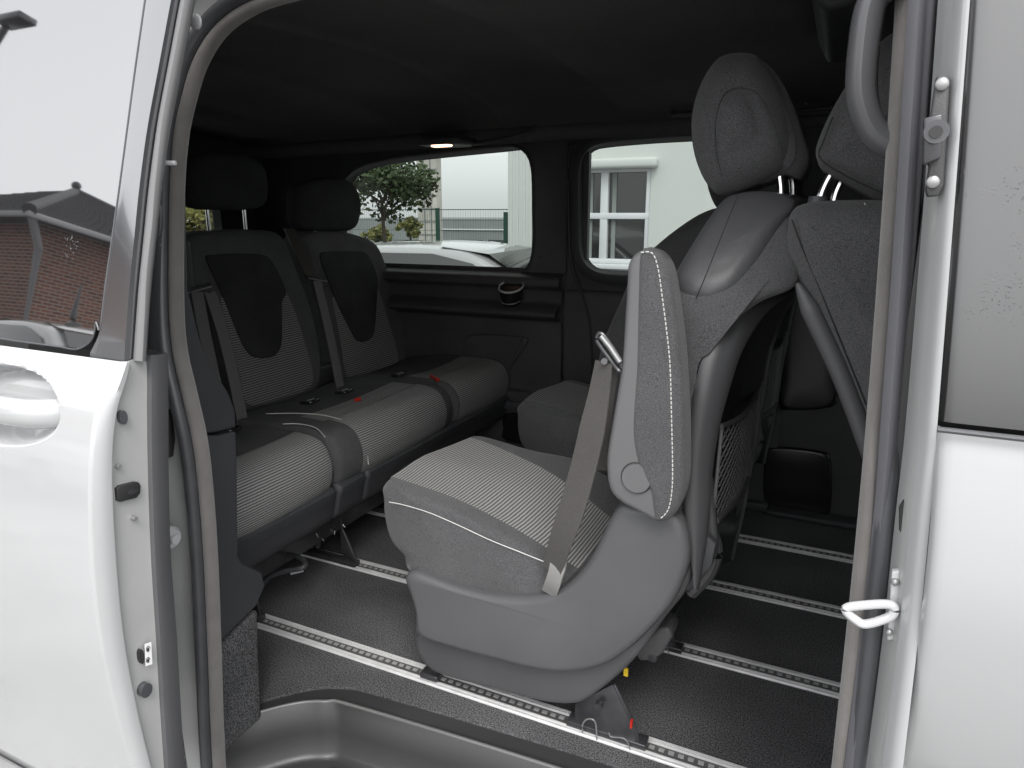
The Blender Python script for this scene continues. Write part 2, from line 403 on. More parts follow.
# ---- far wall: three trim panels with rounded window openings
def window_panel(name, outline, rect, y, mats, glass, frame_w=.02, depth=.05, parent=van, n=96, lab=None):
    o = [(p.x, p.z) for p in resample(cat([Vector((p[0], 0, p[1])) for p in outline], 5, True), n)]
    x0, x1, z0, z1 = rect; cx = sum(p[0] for p in o)/n; cz = sum(p[1] for p in o)/n
    rc = []
    for px_, pz_ in o:                      # project each outline point radially onto the rectangle
        dx, dz = px_-cx, pz_-cz; t = min(((x1 if dx > 0 else x0)-cx)/dx if abs(dx) > 1e-6 else 1e9, ((z1 if dz > 0 else z0)-cz)/dz if abs(dz) > 1e-6 else 1e9)
        rc.append([cx+dx*t, cz+dz*t])
    for c in ((x0, z0), (x0, z1), (x1, z0), (x1, z1)):
        k = min(range(n), key=lambda i: (rc[i][0]-c[0])**2+(rc[i][1]-c[1])**2); rc[k] = list(c)
    b = B(); g = lambda pts, yy: [(p[0], yy, p[1]) for p in pts]
    fo = inset(o, -frame_w)
    b.loft([g(inset(o, .004), y+depth), g(o, y+depth*.8), g(inset(o, -.003), y+.012), g(inset(o, -.009), y-.003), g(inset(o, -frame_w*.8), y-.004), g(fo, y+.004), g(inset(fo, -.004), y+.006), g(rc, y+.006)], caps=False, mi=0)
    t = b.obj(name, mats, parent, angle=50, label=lab)
    b = B(); k = len(o); oo = inset(o, -.006)
    b.add([(p[0], y+depth*.85, p[1]) for p in oo], [tuple(range(k))]); b.obj('window_glass', glass, t, smooth=False)
    return t
W1 = [(p.x, p.z) for p in PP([(532, 255), (532, 200), (531, 158), (523, 149), (500, 150.5), (435, 157), (394, 162), (362, 170), (347, 184), (342, 215), (344, 255), (352, 267), (400, 268.5), (460, 270), (524, 271)], Y=2.44)]
W2 = [(p.x, p.z) for p in PP([(584, 250), (583, 200), (584, 162), (591, 150), (606, 146), (650, 142), (700, 139)], Y=2.44)]+[(-.36, 1.25), (-.30, 1.22), (-.285, 1.0), (-.30, .81), (-.36, .785)]+[(p.x, p.z) for p in PP([(680, 274), (640, 273), (600, 270.5), (588, 263)], Y=2.44)]
fw = window_panel('rear_side_panel', W1, (-2.45, -.925, .76, 1.36), 2.42, 'plastic_dark', 'privacy_glass')
fd = window_panel('far_sliding_door', W2, (-.915, -.13, .72, 1.36), 2.415, 'plastic_dark', 'privacy_glass', frame_w=.045)
# lower trim of the far wall (ledge, armrest, lower panel)
prof = cat([(0, 2.435, .80), (0, 2.425, .785), (0, 2.38, .775), (0, 2.362, .765), (0, 2.36, .74), (0, 2.385, .725), (0, 2.392, .70), (0, 2.388, .675), (0, 2.35, .66), (0, 2.325, .645), (0, 2.325, .63), (0, 2.37, .61), (0, 2.39, .59), (0, 2.39, .40), (0, 2.385, .33), (0, 2.36, .30), (0, 2.355, .02)], 4)
b = B(); b.loft([[Vector((x, p.y, p.z)) for p in prof] for x in (-2.45, -.925)], closed=False, caps=False)
lo = b.obj('side_trim', 'plastic_dark', van, angle=50)
st_out = [(p.x, p.z) for p in PP([(468, 336), (523, 337), (526, 345), (512, 366), (505, 371), (470, 368), (466, 360)], Y=2.385)]
b = B(); pillow(b, st_out, 2.393, 2.378, .004, axis='Y', n=48, crown=2); cov = b.obj('stowage_cover', 'plastic_dark', lo)
b = B(); b.tube(PP([(522, 340), (520, 349), (511, 363)], Y=2.374), .007, 8); b.obj('cover_handle', 'plastic_trim', lo)
b = B(); b.box((-1.23, 2.33, .255), (-.95, 2.352, .29)); b.obj('kick_strip', 'plastic_trim', lo, bevel=.006)
b = B(); pillow(b, [(-1.14, .12), (-.96, .12), (-.955, .17), (-.96, .235), (-1.14, .235), (-1.15, .17)], 2.357, 2.349, .003, n=32, crown=2); b.obj('vent_grille', 'plastic_gloss', lo)
b = B(); b.box((-1.0, 2.445, 0), (-.85, 2.47, 1.36)); b.obj('light_leak_filler', 'plastic_dark', van)  # added box behind the trim gap, blocks daylight leaking through
# cup holder with its chromed oval ring
c = P(511, 286.5, Y=2.34)
b = B(); ring = [c+Vector((math.cos(a)*.048, math.sin(a)*.036, math.sin(a)*.020)) for a in [k*math.pi/16 for k in range(32)]]
b.loft([[p+Vector((0, 0, -.002)) for p in ring], [p + (p-c)*-.12+Vector((0, .006, -.045)) for p in ring], [p + (p-c)*-.25+Vector((0, .01, -.06)) for p in ring]], caps=True)
cup = b.obj('cup_holder', 'plastic_gloss', lo)
b = B(); b.tube(ring, .0036, 8, closed=True); b.obj('ring', 'bright_trim', cup)
b = B(); b.tube([c+Vector((math.cos(a)*.040, math.sin(a)*.030, math.sin(a)*.014-.050)) for a in [math.pi*1.05+k*math.pi*.9/10 for k in range(11)]], .0022, 6); b.obj('lower_ring', 'silver', cup)
b = B(); b.sphere(P(541, 257, Y=2.418), .004, 6); b.obj('clip', 'plastic_trim', lo)
# far sliding door lower half and front part of the far wall
prof = cat([(0, 2.42, .73), (0, 2.405, .71), (0, 2.40, .62), (0, 2.405, .40), (0, 2.40, .36), (0, 2.385, .33), (0, 2.38, .02)], 4)
b = B(); b.loft([[Vector((x, p.y, p.z)) for p in prof] for x in (-.915, -.13)], closed=False, caps=False); b.obj('door_trim', 'plastic_dark', fd, angle=50)
b = B(); b.tube(cat(PP([(575, 142), (569, 152), (568, 200), (571, 262), (584, 300), (591, 340), (594, 440)], Y=2.394), 5), .0045, 8, mi=0)
b.obj('door_seal', 'rail_slot', fd)
b = B(); b.box((-.13, 2.40, 0), (1.3, 2.46, 1.36)); fr_ = b.obj('cab_side_panel', 'plastic_dark', van)
b = B(); pillow(b, [(p.x, p.z) for p in PP([(786, 300), (830, 300), (838, 310), (838, 395), (828, 408), (786, 410), (779, 400), (779, 310)], Y=2.39)], 2.402, 2.388, .008, n=48, crown=2); b.obj('door_pocket', 'plastic_gloss', fr_)
b = B(); pillow(b, [(p.x, p.z) for p in PP([(772, 447), (822, 452), (831, 462), (831, 505), (822, 516), (768, 510), (762, 500), (764, 455)], Y=2.385)], 2.40, 2.38, .008, n=48, crown=2); b.obj('speaker_grille', 'plastic_gloss', fr_)
b = B(); b.box((-.14, 2.33, 0), (1.3, 2.40, .02)); b.box((-.9, 2.35, 0), (-.14, 2.383, .03)); b.obj('sill_strip', 'plastic_trim', fr_, bevel=.006)
# ---- rear wall with the tailgate window
RW = [(.98, .92), (1.0, 1.16), (1.1, 1.2), (1.6, 1.215), (2.1, 1.2), (2.2, 1.16), (2.225, .94), (2.18, .88), (1.6, .87), (1.05, .88)]
b = B(); n_ = 96; o = [(p.x, p.y) for p in resample(cat([(x, y, 0) for x, y in RW], 5, True), n_)]
rc = []
for a_, c_ in o:
    dx, dz = a_-1.6, c_-1.03; t = min(((2.46 if dx > 0 else .74)-1.6)/dx if abs(dx) > 1e-6 else 1e9, ((1.42 if dz > 0 else .0)-1.03)/dz if abs(dz) > 1e-6 else 1e9); rc.append((1.6+dx*t, 1.03+dz*t))
for c_ in ((2.46, 1.42), (.74, 1.42), (2.46, 0), (.74, 0)):
    k = min(range(n_), key=lambda i: (rc[i][0]-c_[0])**2+(rc[i][1]-c_[1])**2); rc[k] = c_
b.loft([[(-2.50, p[0], p[1]) for p in o], [(-2.455, p[0], p[1]) for p in inset(o, -.006)], [(-2.45, p[0], p[1]) for p in inset(o, -.02)], [(-2.45, p[0], p[1]) for p in rc]], caps=False)
tg = b.obj('tailgate', 'plastic_dark', van, angle=50)
b = B(); b.add([(-2.495, p[0], p[1]) for p in inset(o, -.004)], [tuple(range(n_))]); b.obj('rear_window', 'privacy_glass', tg, smooth=False)
# ---- roof lining and outer roof
hp = cat([(0, .835, 1.30), (0, .90, 1.335), (0, 1.1, 1.385), (0, 1.6, 1.41), (0, 2.1, 1.385), (0, 2.32, 1.34), (0, 2.43, 1.275)], 8)
b = B()
def droop(x):
    sm = lambda a, w_: 1/(1+math.exp(-(x-a)/w_))
    return -.028*sm(-.72, .008)-.03*(1-sm(-1.62, .01))-.03*(1-sm(-2.1, .01))-.012*math.exp(-((x+1.15)/.02)**2)
xs = [-2.5+3.9*i/300 for i in range(301)]
b.loft([[Vector((x, p.y, p.z+droop(x)*min(1, (p.y-.8)*5, (2.43-p.y)*5))) for p in hp] for x in xs], closed=False, caps=False)
rf = b.obj('headliner', 'headliner', van, angle=50)
b = B(); hp2 = [Vector((0, .74, 1.38))]+[Vector((0, (p.y-1.6)*1.09+1.6, p.z+.06)) for p in hp]+[Vector((0, 2.56, 1.32))]
b.loft([[Vector((x, p.y, p.z)) for p in hp2] for x in (-2.7, 1.5)], closed=False, caps=False); b.obj('roof', 'paint_white', van, angle=50)
b = B(); b.box((-2.6, 2.50, -.3), (1.5, 2.55, .74)); b.box((-2.6, 2.50, 1.32), (1.5, 2.55, 1.36)); b.box((-1.02, 2.50, .7), (-.88, 2.55, 1.3)); b.box((-.26, 2.5, .7), (.1, 2.55, 1.3)); b.box((-2.6, 2.50, .7), (-2.0, 2.55, 1.3)); b.obj('far_body_side', 'paint_white', van)
# roof edge rail along far side, reading lamp, grab handles
b = B(); eh = [p for p in hp if p.y < .96]; b.loft([[Vector((x, p.y, p.z-.006)) for p in eh] for x in (-1.3, .6)], closed=False, caps=False); b.obj('cant_rail_trim', 'plastic_trim', rf)
b = B(); b.tube([(-2.45, 2.40, 1.265), (-.9, 2.405, 1.285), (1.2, 2.405, 1.285)], .03, 12); b.obj('roof_edge_trim', 'headliner', rf)
c = P(445, 144, Y=2.30)
b = B(); pillow(b, [(c.x-.075, 2.25), (c.x-.06, 2.23), (c.x+.06, 2.23), (c.x+.09, 2.26), (c.x+.09, 2.34), (c.x+.06, 2.37), (c.x-.06, 2.37), (c.x-.08, 2.34)], c.z+.015, c.z-.008, .006, axis='Z', n=40, crown=2)
lampo = b.obj('reading_lamp', 'plastic_dark', rf)
em = bpy.data.materials.new('lamp_glow'); em.use_nodes = True; q = em.node_tree.nodes['Principled BSDF']; q.inputs['Emission Color'].default_value = (1, .62, .4, 1); q.inputs['Emission Strength'].default_value = 1.6; MAT['lamp_glow'] = em
b = B(); pillow(b, [(c.x-.02, 2.24), (c.x+.045, 2.24), (c.x+.05, 2.255), (c.x+.045, 2.27), (c.x-.02, 2.27), (c.x-.025, 2.255)], c.z-.004, c.z-.014, .004, axis='Z', n=24, crown=2); b.obj('lens', 'lamp_glow', lampo)
def roof_grip(pa, pb, y):
    a_, c_ = P(*pa, Y=y), P(*pb, Y=y); u = (c_-a_)
    b = B(); b.tube(cat([a_, a_+u*.1+Vector((0, -.02, -.018)), a_+u*.5+Vector((0, -.028, -.022)), a_+u*.9+Vector((0, -.02, -.018)), c_], 5), .007, 8)
    g = b.obj('grab_handle', 'plastic_dark', rf)
    b = B(); b.tube([a_+u*.05+Vector((0, -.032, -.022)), a_+u*.95+Vector((0, -.032, -.022))], .0014, 5); b.obj('trim_line', 'plastic_light', g)
roof_grip((474, 140), (534, 127), 2.34)
roof_grip((672, 110), (712, 104), 2.34); roof_grip((770, 106), (838, 101), 2.34)
b = B(); b.box(P(770, 112, Y=2.36)+Vector((0, 0, -.02)), P(838, 96, Y=2.33)+Vector((0, 0, 0))); cons = b.obj('roof_console', 'plastic_dark', rf, bevel=.006)
b = B(); b.sphere(P(806, 99, Y=2.325), .003, 5); b.sphere(P(806, 103.5, Y=2.325), .003, 5); b.obj('screw', 'silver', cons)

# ---- near side behind the door opening
b = B(); b.box((-2.5, .72, 0), (-1.06, .775, 1.3)); b.box((-2.5, .70, -.3), (-1.2, .8, 0)); b.obj('near_side_trim', 'plastic_dark', van)
b = B(); b.box((-2.6, .665, -.3), (-1.02, .70, 1.32)); b.obj('rear_quarter_panel', 'paint_white', van)
XT = -.985
up = PP([(160, 150), (182, 120), (187, 200), (189, 290), (201, 340), (214, 370), (229, 392), (236, 410), (237, 427), (220, 432), (160, 440)], X=XT)
b = B(); b.prism(up, (-.10, 0, 0)); b.obj('pillar_trim', 'plastic_trim', van, bevel=.006, seg=3)
lw = PP([(150, 430), (219, 436), (237, 431.5), (238, 470), (239, 556), (243, 563), (262, 572), (266, 586), (257, 606), (215, 648), (150, 660)], X=XT-.002)
b = B(); b.prism(lw, (-.10, 0, 0)); b.obj('pillar_trim', 'plastic_trim', van, bevel=.006, seg=3)
b = B(); cb = PP([(150, 662), (222, 646), (258, 610), (259, 650), (262, 718), (238, 740), (150, 830)], X=XT-.001)
b.prism(cb, (-.22, .02, 0)); b.obj('wheel_arch_cover', 'carpet', van, bevel=.006)

# ---- weatherstrip round the opening: velour-covered seal and the rubber bead outside it
def Yz(z): return .715+.11*max(0, z-.75)/.5
def Pz(px, py):
    y = .72
    for _ in range(6): y = Yz(P(px, py, Y=y).z)
    return P(px, py, Y=y)
Lp = [(221, 790), (219.5, 768), (217, 720), (215, 660), (211, 560), (206, 490), (200, 440), (190, 395), (180, 350), (176.5, 300), (177, 200), (181, 140), (189, 100), (202, 60), (225, 27), (264, 3), (325, -13)]
sp_ = cat([Pz(*p) for p in Lp], 6)
rt = [Pz(*p) for p in [(907, -60), (905, 0), (889, 250), (868, 510), (840, 768), (828, 860)]]
top = cat([sp_[-1], sp_[-1]+Vector((.12, .006, .012)), Vector((-.1, .83, 1.345)), Vector((.02, .83, 1.32)), rt[0]], 6)[1:-1]
low = [Vector((sp_[0].x, .70, -.10))]
path = low+sp_+top+cat(rt, 6)+[Vector((.0, .70, -.1))]
def profile_sweep(path, section, name, m, parent, outward):
    """section: list of (a, y): a = distance away from the opening's middle, y = outward (towards -Y)"""
    cx, cz = -.45, .65; rings = []
    for i, p in enumerate(path):
        t = (path[min(i+1, len(path)-1)]-path[max(i-1, 0)]); t.y = 0; t.normalize(); nrm = Vector((t.z, 0, -t.x))
        if nrm.dot(Vector((p.x-cx, 0, p.z-cz))) < 0: nrm = -nrm
        rings.append([p+nrm*a+Vector((0, -y, 0)) for a, y in section])
    b = B(); b.loft(rings); return b.obj(name, m, parent, angle=60)
circ = lambda ca, cy, ra, ry, n=14: [(ca+ra*math.cos(k*2*math.pi/n), cy+ry*math.sin(k*2*math.pi/n)) for k in range(n)]
seal = profile_sweep(path, circ(0, 0, .0085, .013), 'door_seal', 'velour_seal', van, 0)
profile_sweep(path, circ(.0145, .013, .0095, .013), 'bead', 'rubber', seal, 0)
profile_sweep(path, circ(.024, .004, .004, .008), 'outer_lip', 'rubber', seal, 0)
# body jamb: painted flange running round outside the seal
jb = profile_sweep(path, [(.018, -.02), (.024, .006), (.034, .010), (.052, .012), (.056, .02), (.075, .022), (.079, .026), (.14, .028), (.14, -.02)], 'door_frame', 'paint_jamb', van, 0)
b = B()
for k_, (ya, yb) in enumerate(((48, 134), (135.5, 186), (187.5, 244), (245.5, 350))):
    xa = lambda y: 176-36*(y-40)/310-14; xb = lambda y: 176-10*min(1, (y-40)/90)-8*max(0, (y-130)/220)
    rows = [[P(xa(ya+(yb-ya)*i/6)+(xb(ya+(yb-ya)*i/6)-xa(ya+(yb-ya)*i/6))*t, ya+(yb-ya)*i/6, Y=.675+.004*(k_ % 2)-.008*math.sin(math.pi*t)) for t in (0, .25, .5, .75, 1)] for i in range(7)]
    b.loft(rows, closed=False, caps=False)
b.obj('pillar_cover', 'plastic_trim', van, angle=50)
b = B(); b.tube(cat(PP([(158, 196), (160, 215), (159, 232), (154, 240)], Y=.664), 4), .004, 8); b.obj('pillar_clip', 'rubber', van)
b = B(); b.sphere(P(196, 22, Y=.70), .010, 8, sc_=(1, .4, 1)); b.obj('jamb_plug', 'plastic_white', van)
# details on the rear jamb: slotted hole, round bolt
b = B(); b.prism([p for p in PP([(166, 410), (172, 408), (174, 440), (172, 456), (167, 458)], X=-.925)], (.004, 0, 0)); b.obj('slot', 'rail_slot', jb, bevel=.002)
cb_ = P(171, 538, X=-.915); b = B(); b.tube([cb_+Vector((-.02, 0, 0)), cb_, cb_+Vector((.006, 0, 0))], [.02, .019, .014], 16); b.tube([cb_, cb_+Vector((.012, 0, 0))], .008, 10); b.obj('plug', 'plastic_white', jb)

# ---- open sliding door standing behind the opening
XD = -.80
cA = [(124, 362), (114, 385), (100, 412), (93, 470), (94, 560), (103, 640), (118, 710), (134, 768), (150, 830)]
cB = [(130, 362), (126, 380), (116, 415), (112, 470), (116, 560), (124, 640), (137, 710), (151, 768), (166, 830)]
cC = [(146, 355), (147, 380), (147, 420), (148, 480), (151, 560), (156, 640), (160, 710), (164, 768), (168, 830)]
cD = [(163, 352), (163, 380), (163, 420), (163.5, 480), (166, 560), (172, 640), (176, 710), (180, 768), (184, 830)]
A_, B_, C_, D_ = [[p for p in cat(PP(c, X=XD+dx), 5)] for c, dx in ((cA, .0), (cB, .006), (cC, -.004), (cD, -.02))]
sd_ = thing('sliding_door', None, None); sd_.parent = van; sd_.location = (-1.4, -1.1, 1.0); del sd_
for o_ in [o for o in COL.objects if o.name.startswith('sliding_door')]: bpy.data.objects.remove(o_)
xs = [XD-.006-i*.0045 for i in range(90)]+[XD-.41-i*.08 for i in range(1, 14)]
hc = (-1.06, P(40, 408, X=-1.0).z)
b = B(); rows = []
A2 = A_
zc = [p.z for p in A2]
def Yskin(z):
    for i in range(len(A2)-1):
        if A2[i].z >= z >= A2[i+1].z:
            t = (A2[i].z-z)/(A2[i].z-A2[i+1].z); return A2[i].y+(A2[i+1].y-A2[i].y)*t
    return A2[0].y if z > A2[0].z else A2[-1].y
hz = P(45, 418, Y=Yskin(.73)).z; hx = P(50, 415, Y=Yskin(.73)).x-.135
zr = [A2[0].z+(A2[-1].z-A2[0].z)*i/220 for i in range(221)]
for i, x in enumerate(xs):
    row = []
    for z in zr:
        y = Yskin(z); e = ((x-hx)/.135)**2+((z-hz)/.046)**2
        if e < 1.15: y += .045*max(0, min(1, (1.15-e)/.55))**1.3
        zz = z+(.012*((XD-x)/.3) if z > zr[0]-.001 else 0)
        if i < 2: y += (.0, .0)[i]
        row.append(Vector((x, y, z)))
    rows.append(row)
b.loft([A2 and [Vector((XD, Yskin(z)+.004, z)) for z in zr]]+rows, closed=False, caps=False)
sdoor = b.obj('sliding_door', 'paint_white', van, angle=60)
b = B(); b.loft([A_, [a.lerp(c, .5)+Vector((.003, -.002, 0)) for a, c in zip(A_, B_)], B_], closed=False, caps=False); b.obj('door_return', 'paint_white', sdoor, angle=60)
b = B(); b.loft([B_, [p+Vector((-.008, .002, 0)) for p in B_], C_], closed=False, caps=False)
b.obj('door_edge', 'paint_jamb', sdoor, angle=50)
b = B(); D2 = [p+Vector((-.3, 0, 0)) for p in D_]; mid = [a.lerp(c, .3)+Vector((.012, 0, 0)) for a, c in zip(C_, D_)]
b.loft([C_, [p+Vector((.006, .002, 0)) for p in C_], mid, [a+Vector((.012, -.001, 0)) for a in D_], D_, D2], closed=False, caps=False)
b.obj('inner_trim', 'plastic', sdoor, angle=40)
# handle
b = B(); yh = Yskin(hz)
b.tube(cat([(hx+.118, yh+.030, hz-.002), (hx+.112, yh+.012, hz), (hx+.07, yh-.004, hz), (hx-.1, yh-.010, hz), (hx-.3, yh-.004, hz)], 6), [.012]*3+[.016]*22, 16, flat=1.25)
b.obj('door_handle', 'paint_white', sdoor)
# things set in the door's edge
def edge_oval(name, px, py, rx, rz, m, d=.004):
    c = P(px, py, X=XD-.001); b = B(); b.tube([c+Vector((-.01, 0, 0)), c+Vector((d, 0, 0))], .01, 20)
    b.v = [Vector((v.x, c.y+(v.y-c.y)*rx/.01, c.z+(v.z-c.z)*rz/.01)) for v in b.v]; return b.obj(name, m, sdoor, angle=40)
b = B(); b.prism(PP([(117, 489), (120, 486), (135, 482), (139.5, 482.5), (141, 486), (140.5, 493), (137, 498), (121, 502), (118, 501)], X=XD+.003), (-.006, 0, 0)); b.obj('latch_opening', 'rail_slot', sdoor, bevel=.001)
edge_oval('latch_lever', 131, 491, .007, .003, 'steel', .005)
edge_oval('screw', 117, 466, .0028, .0028, 'silver', .006); edge_oval('screw', 133, 518, .0028, .0028, 'silver', .006)
edge_oval('screw', 121, 417, .005, .009, 'rubber', .006)
stp = edge_oval('rubber_stop', 143, 689, .0085, .010, 'rubber', .008)
edge_oval('lock_slot', 140, 656, .0035, .011, 'rail_slot', .004)
# small child-lock label (pictogram of two locks)
b = B(); b.prism(PP([(144.5, 644), (151, 642), (152, 664), (145.5, 666)], X=XD+.004), (.0008, 0, 0)); lab_ = b.obj('lock_label', 'white_label', sdoor, smooth=False)
b = B()
for cy_ in (649, 660):
    c = P(148, cy_, X=XD+.0055); b.tube([c+Vector((0, .0035*math.cos(a)*.7, .0035*math.sin(a))) for a in [k*math.pi/6 for k in range(11)]], .0005, 5)
    b.box(c+Vector((0, -.0012, -.002)), c+Vector((.0006, .0012, .001)))
b.obj('lock_pictogram', 'print_ink', lab_, smooth=False)
# upper frame and glass
def Yg(z): return A_[0].y+.005+.1667*(z-A_[0].z)
def Pg(px, py, dy=0):
    y = .58
    for _ in range(8): y = Yg(P(px, py, Y=y).z)+dy
    return P(px, py, Y=y)
ez = [(96, 362), (100, 330), (105, 290), (112, 240), (119, 190), (127, 130), (135, 70), (145, 0), (152, -50), (158, -90)]
e1 = cat([Pg(90, 353)]+[Pg(*p) for p in ez[1:]], 5)
ez2 = [(124, 362), (126, 330), (129, 290), (134, 240), (139, 190), (147, 130), (158, 70), (171, 0), (181, -50), (189, -90)]
e2 = cat([Pg(*p) for p in ez2], 5); n_ = len(e2)
b = B(); b.loft([[p+Vector((0, .008, 0)) for p in e1], e1, [a.lerp(c, .5)+Vector((0, -.001, 0)) for a, c in zip(e1, e2)], e2, [p+Vector((.002, .008, 0)) for p in e2]], closed=False, caps=False)
b.loft([[Pg(124, 362), Pg(110, 361), Pg(90, 360)], [e2[2], Pg(106, 345), Pg(90, 353)]], closed=False, caps=False)
b.obj('window_frame', 'paint_black', sdoor, angle=50)
# glass: grid on the same sloping surface with a rounded lower corner
gx = [Pg(-260, y) for y in (330,)][0].x
gl = [Pg(96, 322), Pg(94, 334), Pg(88, 343), Pg(78, 348.5), Pg(60, 346.5), Pg(30, 342.5), Pg(0, 338), Pg(-120, 318), Pg(-260, 290), Pg(-260, -300), Pg(0, -200), Pg(156, -90)]+[Pg(x-1, y) for x, y in reversed(ez[1:-1])]
b = B(); gl = [p+Vector((0, .0015, 0)) for p in gl]; b.add(gl, [tuple(range(len(gl)))]); b.obj('window_glass', 'door_glass', sdoor, smooth=False)
b = B(); b.tube(cat([Pg(156, -90)]+[Pg(*p) for p in reversed(ez[1:])]+[Pg(96, 322), Pg(94, 335), Pg(88, 344), Pg(76, 349.5), Pg(60, 347), Pg(30, 343), Pg(0, 338.5), Pg(-120, 318.5)], 3), .0012, 6); b.obj('glass_seal', 'rubber', sdoor)
# rubber and trim on the front edge of the window frame
g1 = [p+Vector((.004, .012, 0)) for p in e2]; 
b = B(); b.tube([p+Vector((.008, .016, 0)) for p in e2], .0105, 12, flat=.7); b.obj('frame_seal', 'rubber_light', sdoor)
b = B(); b.loft([[p+Vector((-.004, .006, 0)) for p in e2], [p+Vector((.001, .010, 0)) for p in e2], [p+Vector((-.004, .030, 0)) for p in e2], [p+Vector((-.2, .034, 0)) for p in e2]], closed=False, caps=False); b.obj('inner_frame_trim', 'plastic_trim', sdoor, angle=50)
ph = Pg(158, 163, .03); b = B(); b.tube([ph, ph+Vector((.02, .01, 0))], .003, 8); b.obj('hinge_pin', 'plastic_white', sdoor)

# ---- B pillar and front door on the right
def strip(name, left, right, yl, yr, m, parent, extra=None, angle=50):
    l_ = cat([P(x, y, Y=yl) for x, y in left], 5); r_ = cat([P(x, y, Y=yr) for x, y in right], 5); b = B(); rows = []
    for k in range(7):
        t = k/6; rows.append([a.lerp(c, t)+Vector((0, (extra(t) if extra else 0), 0)) for a, c in zip(l_, r_)])
    b.loft(rows, closed=False, caps=False); return b.obj(name, m, parent, angle=angle)
yy = (-60, 0, 250, 430, 510, 640, 768, 860)
def xl(tab): return list(zip(tab, yy))
sR = xl((943, 938, 920, 905, 896, 882, 866, 856)); oL = xl((974, 970, 951, 937, 931, 918, 903, 893)); mid1 = xl((958, 953, 934, 919, 911, 898, 882, 872))
strip('pillar_seal', xl((912, 908, 893, 880, 874, 860, 844, 834)), sR, .70, .705, 'seal_lavender', seal, lambda t: -.012*math.sin(math.pi*min(1, t*1.3))+(.02 if t > .9 else 0))
bp_ = strip('door_pillar', sR, mid1, .69, .652, 'paint_jamb', van, lambda t: -.006*math.sin(math.pi*t))
strip('pillar_flange', mid1, oL, .648, .634, 'paint_white', bp_, lambda t: -.004*math.sin(math.pi*t))
b = B(); b.box((.06, .70, -.2), (.30, .78, 1.34)); b.obj('pillar_core', 'plastic_dark', bp_)
# door check bracket (dark, with a round bush and two screws)
YB = .636
br = B(); br.prism(PP([(937, 75), (949, 75), (950, 82), (944, 185), (939, 196), (928, 197), (926, 190), (930, 165), (924, 160), (925, 122), (931, 118)], Y=YB), (0, .012, 0))
bk = br.obj('door_check_bracket', 'plastic_dark', bp_, bevel=.0015)
b = B(); b.prism(PP([(924, 118), (943, 113), (941, 158), (923, 165)], Y=YB-.006), (0, .012, 0)); b.obj('check_plate', 'steel', bk, bevel=.0015)
b = B(); c = P(936, 132, Y=YB-.008); b.tube([c, c+Vector((0, -.004, 0))], .0085, 20); b.obj('bush', 'steel', bk)
b = B(); c = P(936, 132, Y=YB-.0125); b.tube([c, c+Vector((0, -.0008, 0))], .0045, 16); b.obj('bush_hole', 'print_ink', bk)
for p in ((942, 84), (933, 182)):
    b = B(); b.sphere(P(*p, Y=YB-.001), .0048, 8, sc_=(1, .5, 1)); b.obj('screw', 'silver', bk)
# striker loop
b = B(); YS = .66
lp = PP([(884, 604), (865, 605), (849, 607), (846, 611), (856, 620), (866, 624), (887, 618), (894, 612), (893, 606)], Y=YS-.01)
b.tube(cat(lp, 4, True), .0042, 10, closed=True); sk = b.obj('striker_loop', 'plastic_white', bp_)
b = B(); b.prism(PP([(892, 572), (900, 571), (899, 600), (896, 640), (887, 641), (889, 610)], Y=YS), (0, .008, 0)); b.obj('striker_plate', 'plastic_white', sk, bevel=.0015)
for p in ((895, 582), (889, 632)):
    b = B(); b.sphere(P(*p, Y=YS-.002), .0035, 6); b.obj('screw', 'silver', sk)
b = B(); b.prism(PP([(899, 508), (904, 500), (907, 520), (903, 535), (899, 530)], Y=.667), (0, .004, 0)); b.obj('slot', 'rail_slot', bp_)
# front door skin, with dark glass above the belt line
fdl = cat([P(x, y, Y=.63) for x, y in oL], 6)
def front_skin(z0, z1, name, m, parent, bulge):
    b = B(); rows = []; zs = [z0+(z1-z0)*i/30 for i in range(31)]
    def xe(z):
        for i in range(len(fdl)-1):
            if fdl[i].z >= z >= fdl[i+1].z: t = (fdl[i].z-z)/(fdl[i].z-fdl[i+1].z); return fdl[i].x+(fdl[i+1].x-fdl[i].x)*t
        return fdl[0].x if z > fdl[0].z else fdl[-1].x
    for i in range(14):
        d = [0, .001, .003, .007, .012, .02, .03, .05, .1, .2, .35, .5, .8, 1.1][i]
        edge_ = -.0+.010*math.exp(-d/.0025)
        rows.append([Vector((xe(z)+d, .628+edge_+bulge(z), z)) for z in zs])
    b.loft(rows, closed=False, caps=False); return b.obj(name, m, parent, angle=60)
zb = P(937, 430, Y=.62).z
fdoor = front_skin(.1, zb, 'front_door', 'paint_white', van, lambda z: -.012*math.sin(min(math.pi/2, max(0, zb-z)/.12*1.57))+.05*max(0, (.70-z)/.2)**1.5 if z < zb else 0)
front_skin(zb+.003, 1.5, 'window_glass', 'front_glass', fdoor, lambda z: .008+.12*(z-zb))
b = B(); b.tube([P(937, 429, Y=.622)+Vector((d, -.001, 0)) for d in (0, .3, .9)], .0025, 8); b.obj('glass_seal', 'rubber', fdoor)
b = B(); b.box((.16, .70, -.2), (1.4, .78, 1.36)); b.obj('door_lining', 'plastic_dark', fdoor)
